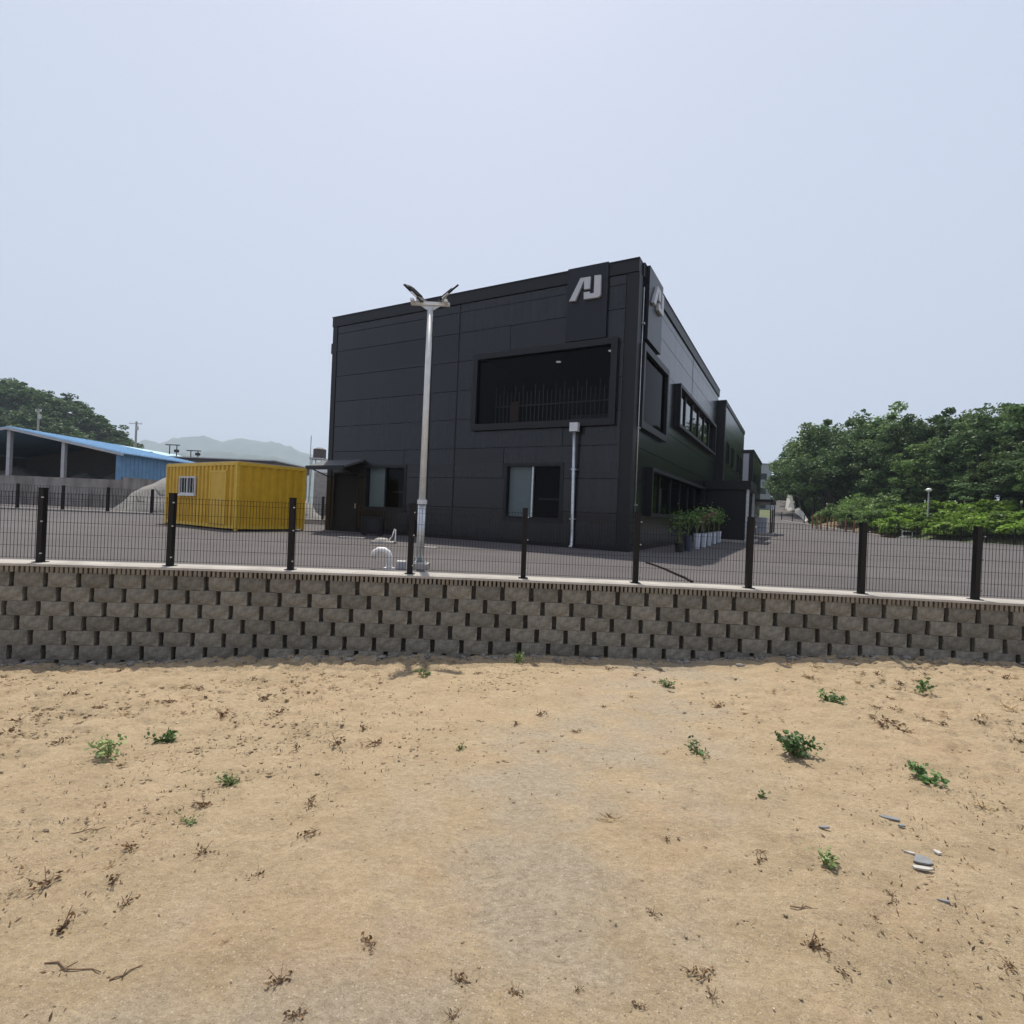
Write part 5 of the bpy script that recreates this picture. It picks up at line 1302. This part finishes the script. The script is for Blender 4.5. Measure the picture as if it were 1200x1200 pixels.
HP = [tree_proto(400 + i, 10.0, 4.4, 30, 70, .85, M['leaf_far'], .34) for i in range(4)]
rh_ = random.Random(77)
for i in range(150):
    if i < 44:
        x = -255 + 112 * (i / 43) + rh_.uniform(-1.5, 1.5); y = HD + rh_.uniform(-4, 4)
    else:
        x = rh_.uniform(-262, -140); y = rh_.uniform(134, HD - 4)
    pf = max(0, min(1, (y - 132) / (HD - 132))) ** .8 if y < HD else 1
    z = max(float(hill_top(x)) - 7.5, -.3) * pf - .3
    k = rh_.uniform(.75, 1.05)
    if float(hill_top(x)) < 9: k *= .75
    place_tree(HP[i % 4], (x, y, z), (k * 1.15, k), rh_.random() * 6.28, 'hill_tree', 'dark green round crowned tree covering the wooded hill', 'trees of the wooded hill')
for nm, D_, prof_px, lab, wdt in (('mountain', 3500.0, [(100, 530), (150, 521), (165, 517), (190, 514), (215, 512), (238, 511.5), (262, 516), (275, 514.5), (300, 514), (322, 517), (342, 523), (362, 530), (400, 541), (470, 560)], 'far blue grey mountain ridge fading into the haze', 1600),
                                  ('mountain', 2300.0, [(120, 545), (160, 532), (200, 529), (240, 528), (290, 531), (330, 537), (370, 546), (420, 556)], 'nearer low wooded ridge under the hazy mountain', 900)):
    xx = np.array([at_depth(p[0], p[1], D_).x for p in prof_px]); zz = np.array([at_depth(p[0], p[1], D_).z for p in prof_px])
    mx_ = np.linspace(xx[0] - 700, xx[-1] + 400, 240); my = np.linspace(D_ - wdt * .45, D_ + wdt * .3, 40)
    Xm, Ym = np.meshgrid(mx_, my)
    top = np.interp(Xm, np.concatenate([[xx[0] - 700], xx, [xx[-1] + 400]]), np.concatenate([[zz[0] * .7], zz, [0]]))
    pf = np.where(Ym < D_, np.clip((Ym - my[0]) / (D_ - my[0]), 0, 1) ** 1.2, np.clip((my[-1] - Ym) / (my[-1] - D_), 0, 1))
    Zm = top * pf * (1 + fbm(Xm / 110, Ym / 160, [(1, .10), (2.3, .06), (5, .03)], 5)) - .3
    o = link_mesh('mountain', grid_mesh('mountain', Xm, Ym, Zm), M['mountain']); tag(o, lab, kind='structure')

# ------------------------------------------------------------------ weeds, dry tufts, twigs and shards on the dirt
def weed(px, py, r, h, n, leaf, m, seed, label, stems=7):
    b = on_ground(px, py); rs = np.random.RandomState(seed); b.z -= .005
    th_ = thing('weed', b, label, 'weed'); mb = MB(); cen = []
    for i in range(stems):
        an = rs.rand() * 6.28; rr_ = r * (.35 + .65 * rs.rand()); hh = h * (1.1 - .55 * rr_ / r) * (.7 + .4 * rs.rand())
        tip = Vector((math.cos(an) * rr_, math.sin(an) * rr_, hh)); midp = tip * .5 + Vector((0, 0, hh * .12))
        mb.tube([b, b + midp, b + tip], [.005, .0035, .002], 5)
        for k in range(n // stems):
            t = .2 + .85 * rs.rand(); q = midp * (2 * t) if t < .5 else midp + (tip - midp) * ((t - .5) * 2)
            c = np.array(q) + rs.normal(size=3) * leaf * .55; c[2] = max(c[2], .012); cen.append(c)
    mb.build('stem', M['stem'], th_)
    make_leaves('foliage', rs, cen, leaf, m, th_, up=.5, aspect=.6)
    return th_
W = [(930, 885, .20, .21, 420, .040, 'leaf_weed', 'dense bushy green weed, the largest on the bare dirt'),
     (1083, 914, .15, .13, 170, .040, 'leaf_weed', 'leaning green weed on the rough dirt right of the bushy weed'),
     (972, 824, .17, .14, 150, .045, 'leaf_weed', 'spiky low green weed between the wall and the bushy weed'),
     (1077, 811, .14, .20, 110, .045, 'leaf_weed', 'upright green weed among dry straw close to the wall'),
     (818, 883, .16, .10, 60, .034, 'leaf_weed', 'thin sparse green weed beside the bushy weed'),
     (966, 1012, .075, .075, 70, .030, 'leaf_pale', 'small pale green weed near the broken slate'),
     (127, 888, .17, .17, 130, .042, 'leaf_pale', 'pale straggly weed on the left dirt with feathery leaves'),
     (190, 870, .13, .09, 110, .040, 'leaf_weed', 'flat green weed next to the pale straggly weed'),
     (268, 918, .11, .06, 70, .032, 'leaf_pale', 'flat pale weed beside a dry hollow on the left dirt'),
     (781, 805, .13, .08, 80, .040, 'leaf_pale', 'low pale weed on the dirt below the middle of the wall'),
     (606, 776, .12, .18, 90, .04, 'leaf_pale', 'weed growing at the foot of the block wall'),
     (496, 791, .11, .12, 50, .05, 'leaf_pale', 'sparse weed leaning beside the foot of the wall'),
     (893, 934, .04, .05, 24, .025, 'leaf_weed', 'tiny green sprout below the bushy weed'),
     (540, 878, .04, .05, 16, .025, 'leaf_weed', 'tiny pale sprout alone on the open sand'),
     (222, 964, .07, .03, 30, .022, 'leaf_pale', 'patch of tiny greyish sprouts on the left dirt')]
for i, (px, py, r, h, n, lf_, m_, lab) in enumerate(W): weed(px, py, r, h, n, lf_, M[m_], 500 + i, lab, 9 if n > 200 else 6)
# dried tufts
def dry_proto(seed, kind):
    rs = np.random.RandomState(seed); V = []; Q = []; b = 0
    n = rs.randint(16, 34)
    cen = rs.normal(size=(n, 3)) * np.array([.045, .022, .011]); cen[:, 2] = np.abs(cen[:, 2]) + .008
    v, q = leaf_quads(rs, cen,   .026 if kind == 0 else .06, .1, .55 if kind == 0 else .16)
    v[:, 2] = np.maximum(v[:, 2], .002)
    leaves = np_mesh('dry_leaf', v, q); leaves.materials.append(M['leaf_dry'] if kind == 0 else M['straw'])
    mb = MB()
    for i in range(4):
        an = rs.rand() * 6.28; L = rs.uniform(.03, .09)
        mb.tube([(0, 0, .002), (math.cos(an) * L * .5, math.sin(an) * L * .5, .025), (math.cos(an) * L, math.sin(an) * L, rs.uniform(.008, .07))], [.0035, .0028, .002], 4)
    st_ = mb.mesh('stalk'); st_.materials.append(M['twig']); return leaves, st_
DP = [dry_proto(600 + i, 0) for i in range(8)]; DS = [dry_proto(620 + i, 1) for i in range(4)]
def dry(px, py, k, kind=0, pt=None):
    k *= .8; b = pt or on_ground(px, py); pr = rt.choice(DP if kind == 0 else DS)
    lab = 'shrivelled brown weed tuft lying on the sandy dirt' if kind == 0 else 'bleached straw tuft lying on the sandy dirt'
    th_ = thing('dry_tuft', b, lab, 'dry weed', 'brown tufts strewn over the dirt' if kind == 0 else 'straw tufts strewn over the dirt')
    th_.rotation_euler = (0, 0, rt.random() * 6.28); th_.scale = (k, k, k)
    for nm, me in zip(('dry_leaf', 'stalk'), pr):
        o = bpy.data.objects.new(nm, me); COL.objects.link(o); o.parent = th_
for px, py, k in [(262, 838, 1.7), (310, 820, 1.6), (327, 836, 1.5), (240, 945, 1.2), (235, 1000, .9), (152, 994, 1.0), (133, 1034, .9), (365, 942, 1.2), (362, 978, .9), (301, 1028, .7), (328, 1150, .8), (433, 1106, .8),
                  (440, 872, 1.3), (426, 856, 1.2), (396, 872, 1.4), (348, 878, 1.0), (633, 838, 1.3), (675, 858, .9), (713, 785, 1.2), (842, 829, 1.5), (782, 985, .5), (890, 1010, .8), (875, 1085, .6), (765, 1072, .7), (825, 1145, .8), (835, 1170, .7),
                  (812, 1140, .7), (950, 1106, .9), (958, 1112, .8), (985, 1140, .6), (993, 1104, .6), (1022, 1078, .6), (748, 1180, .5), (531, 1193, .6), (540, 1150, .8), (1045, 848, 1.8), (1035, 852, 1.5), (1058, 858, 1.4),
                  (1105, 850, 1.2), (1180, 795, 1.5), (1195, 870, 1.2), (1110, 842, 1.0), (10, 860, 1.4), (70, 870, 1.2), (345, 1192, .7), (677, 1160, .4), (605, 1165, .5), (1183, 1132, .6), (560, 790, 1.0), (605, 850, .9), (775, 800, 1.0), (1045, 1050, .6), (890, 1000, .6)]:
    dry(px, py, k)
for c_ in range(16):
    d0_ = 2.3 + 5.0 * rt.random() ** .9; x0_ = rt.choice((-1, 1, 1)) * rt.uniform(.3, 1.05) * d0_
    for i in range(rt.randint(1, 7)):
        d = d0_ + rt.gauss(0, .35); x = x0_ + rt.gauss(0, .5)
        if 1.8 < d < 7.4: dry(0, 0, .3 + 1.0 * rt.random() ** 2, 0 if rt.random() < .65 else 1, Vector((x, d, zgs(x, d))))
for i in range(70):       # denser dry litter on the upper right and the upper left
    if i < 45: x, d = rt.uniform(4.0, 8.2), rt.uniform(4.8, 7.5)
    else: x, d = rt.uniform(-8.2, -3.2), rt.uniform(4.6, 7.3)
    dry(0, 0, rt.uniform(.7, 1.5), 1 if rt.random() < .45 else 0, Vector((x, d, zgs(x, d))))
rs = np.random.RandomState(91)
cen, _ = strew(15000, lambda x, y: np.clip((lane_d(x, y) - .3) / 2.8, .1, 1) * (.42 + 1.7 * vnoise(x * .8, y * .8, 51)), 1.5, 7.7, .85, 0, 1, 1)
cen[:, 2] += .004
v, q = leaf_quads(rs, np.array(cen), .026, 2.5, .30)
lit = link_mesh('litter', np_mesh('litter', v, q), M['leaf_dry']); tag(lit, 'fine brown leaf flecks and stalk bits scattered on the dirt', kind='stuff')
# twigs
for i, (px, py, L, an, lab) in enumerate([(85, 1136, .26, -.12, 'long thin dry twig lying on the left dirt'), (148, 1142, .11, .8, 'short dry stick beside the long twig'), (942, 1065, .13, -.05, 'thin crooked twig below the small pale weed'),
                                          (100, 975, .2, .35, 'dry twig pressed into the dirt by the left weeds'), (722, 745, 0, 0, '')]):
    if not L: continue
    b = on_ground(px, py); mb = MB(); d = Vector((math.cos(an), math.sin(an), 0)); n = Vector((-d.y, d.x, 0)); pts_ = []
    for k in range(6):
        t = k / 5 - .5; q = b + d * (L * t) + n * (L * .05 * math.sin(k * 1.9 + i)); q.z = zgs(q.x, q.y) + .006 + .004 * (k % 2); pts_.append(q)
    mb.tube(pts_, [.003, .0036, .0034, .003, .0025, .002], 6)
    mb.tube([pts_[2], pts_[2] + d * L * .12 + n * L * .1 + Vector((0, 0, .012))], [.003, .002], 5)
    o = mb.build('twig', M['twig'], None, b, smooth=True); tag(o, lab, 'twig')
# slate shards
for i, (px, py, sx, sy, an, m_, lab) in enumerate([(1080, 1010, .05, .03, .2, 'slate', 'largest broken grey slate piece on the right dirt'), (1066, 1001, .03, .006, -.6, 'slate_pale', 'white thin shard beside the largest slate piece'),
                                                   (1082, 1019, .05, .009, -.3, 'slate_pale', 'pale pinkish shard under the largest slate piece'), (1043, 960, .055, .013, -.55, 'slate', 'narrow grey slate splinter on the right dirt'),
                                                   (966, 971, .035, .008, 0, 'slate', 'flat grey slate chip near the small pale weed'), (1056, 969, .022, .007, -.4, 'slate', 'tiny slate chip next to the narrow splinter'),
                                                   (1106, 1058, .035, .005, -.3, 'slate', 'thin slate sliver below the largest piece'), (1098, 1000, .018, .014, .4, 'slate_pale', 'small cream stone chip beside the largest slate piece')]):
    b = on_ground(px, py); rs = random.Random(800 + i); n = 7; poly = []
    for k in range(n):
        a_ = 2 * math.pi * k / n + rs.uniform(-.3, .3); f = rs.uniform(.75, 1.2)
        x_, y_2 = math.cos(a_) * sx * f, math.sin(a_) * sy * f * 1.6
        poly.append(Vector((b.x + x_ * math.cos(an) - y_2 * math.sin(an), b.y + x_ * math.sin(an) + y_2 * math.cos(an), b.z + .004 + x_ * rs.uniform(0, .15))))
    mb = MB(); mb.prism(poly, (0, 0, .010)); o = mb.build('slate_shard', M[m_], None, b); tag(o, lab, 'shard')

# ------------------------------------------------------------------ summer haze
hz = MB(); hz.box((-4700, -70, -3.6), (2700, 4700, 640))
m, t, bsdf = new_mat('haze_air'); t.nodes.remove(bsdf)
vp = t.nodes.new('ShaderNodeVolumePrincipled'); vp.inputs['Color'].default_value = (0.74, 0.87, 1.0, 1); vp.inputs['Density'].default_value = 0.00027; vp.inputs['Anisotropy'].default_value = 0.2
t.links.new(vp.outputs[0], t.nodes['Material Output'].inputs['Volume'])
ho = hz.build('haze', m); tag(ho, 'thin summer haze in the air', kind='stuff'); ho.display_type = 'WIRE'
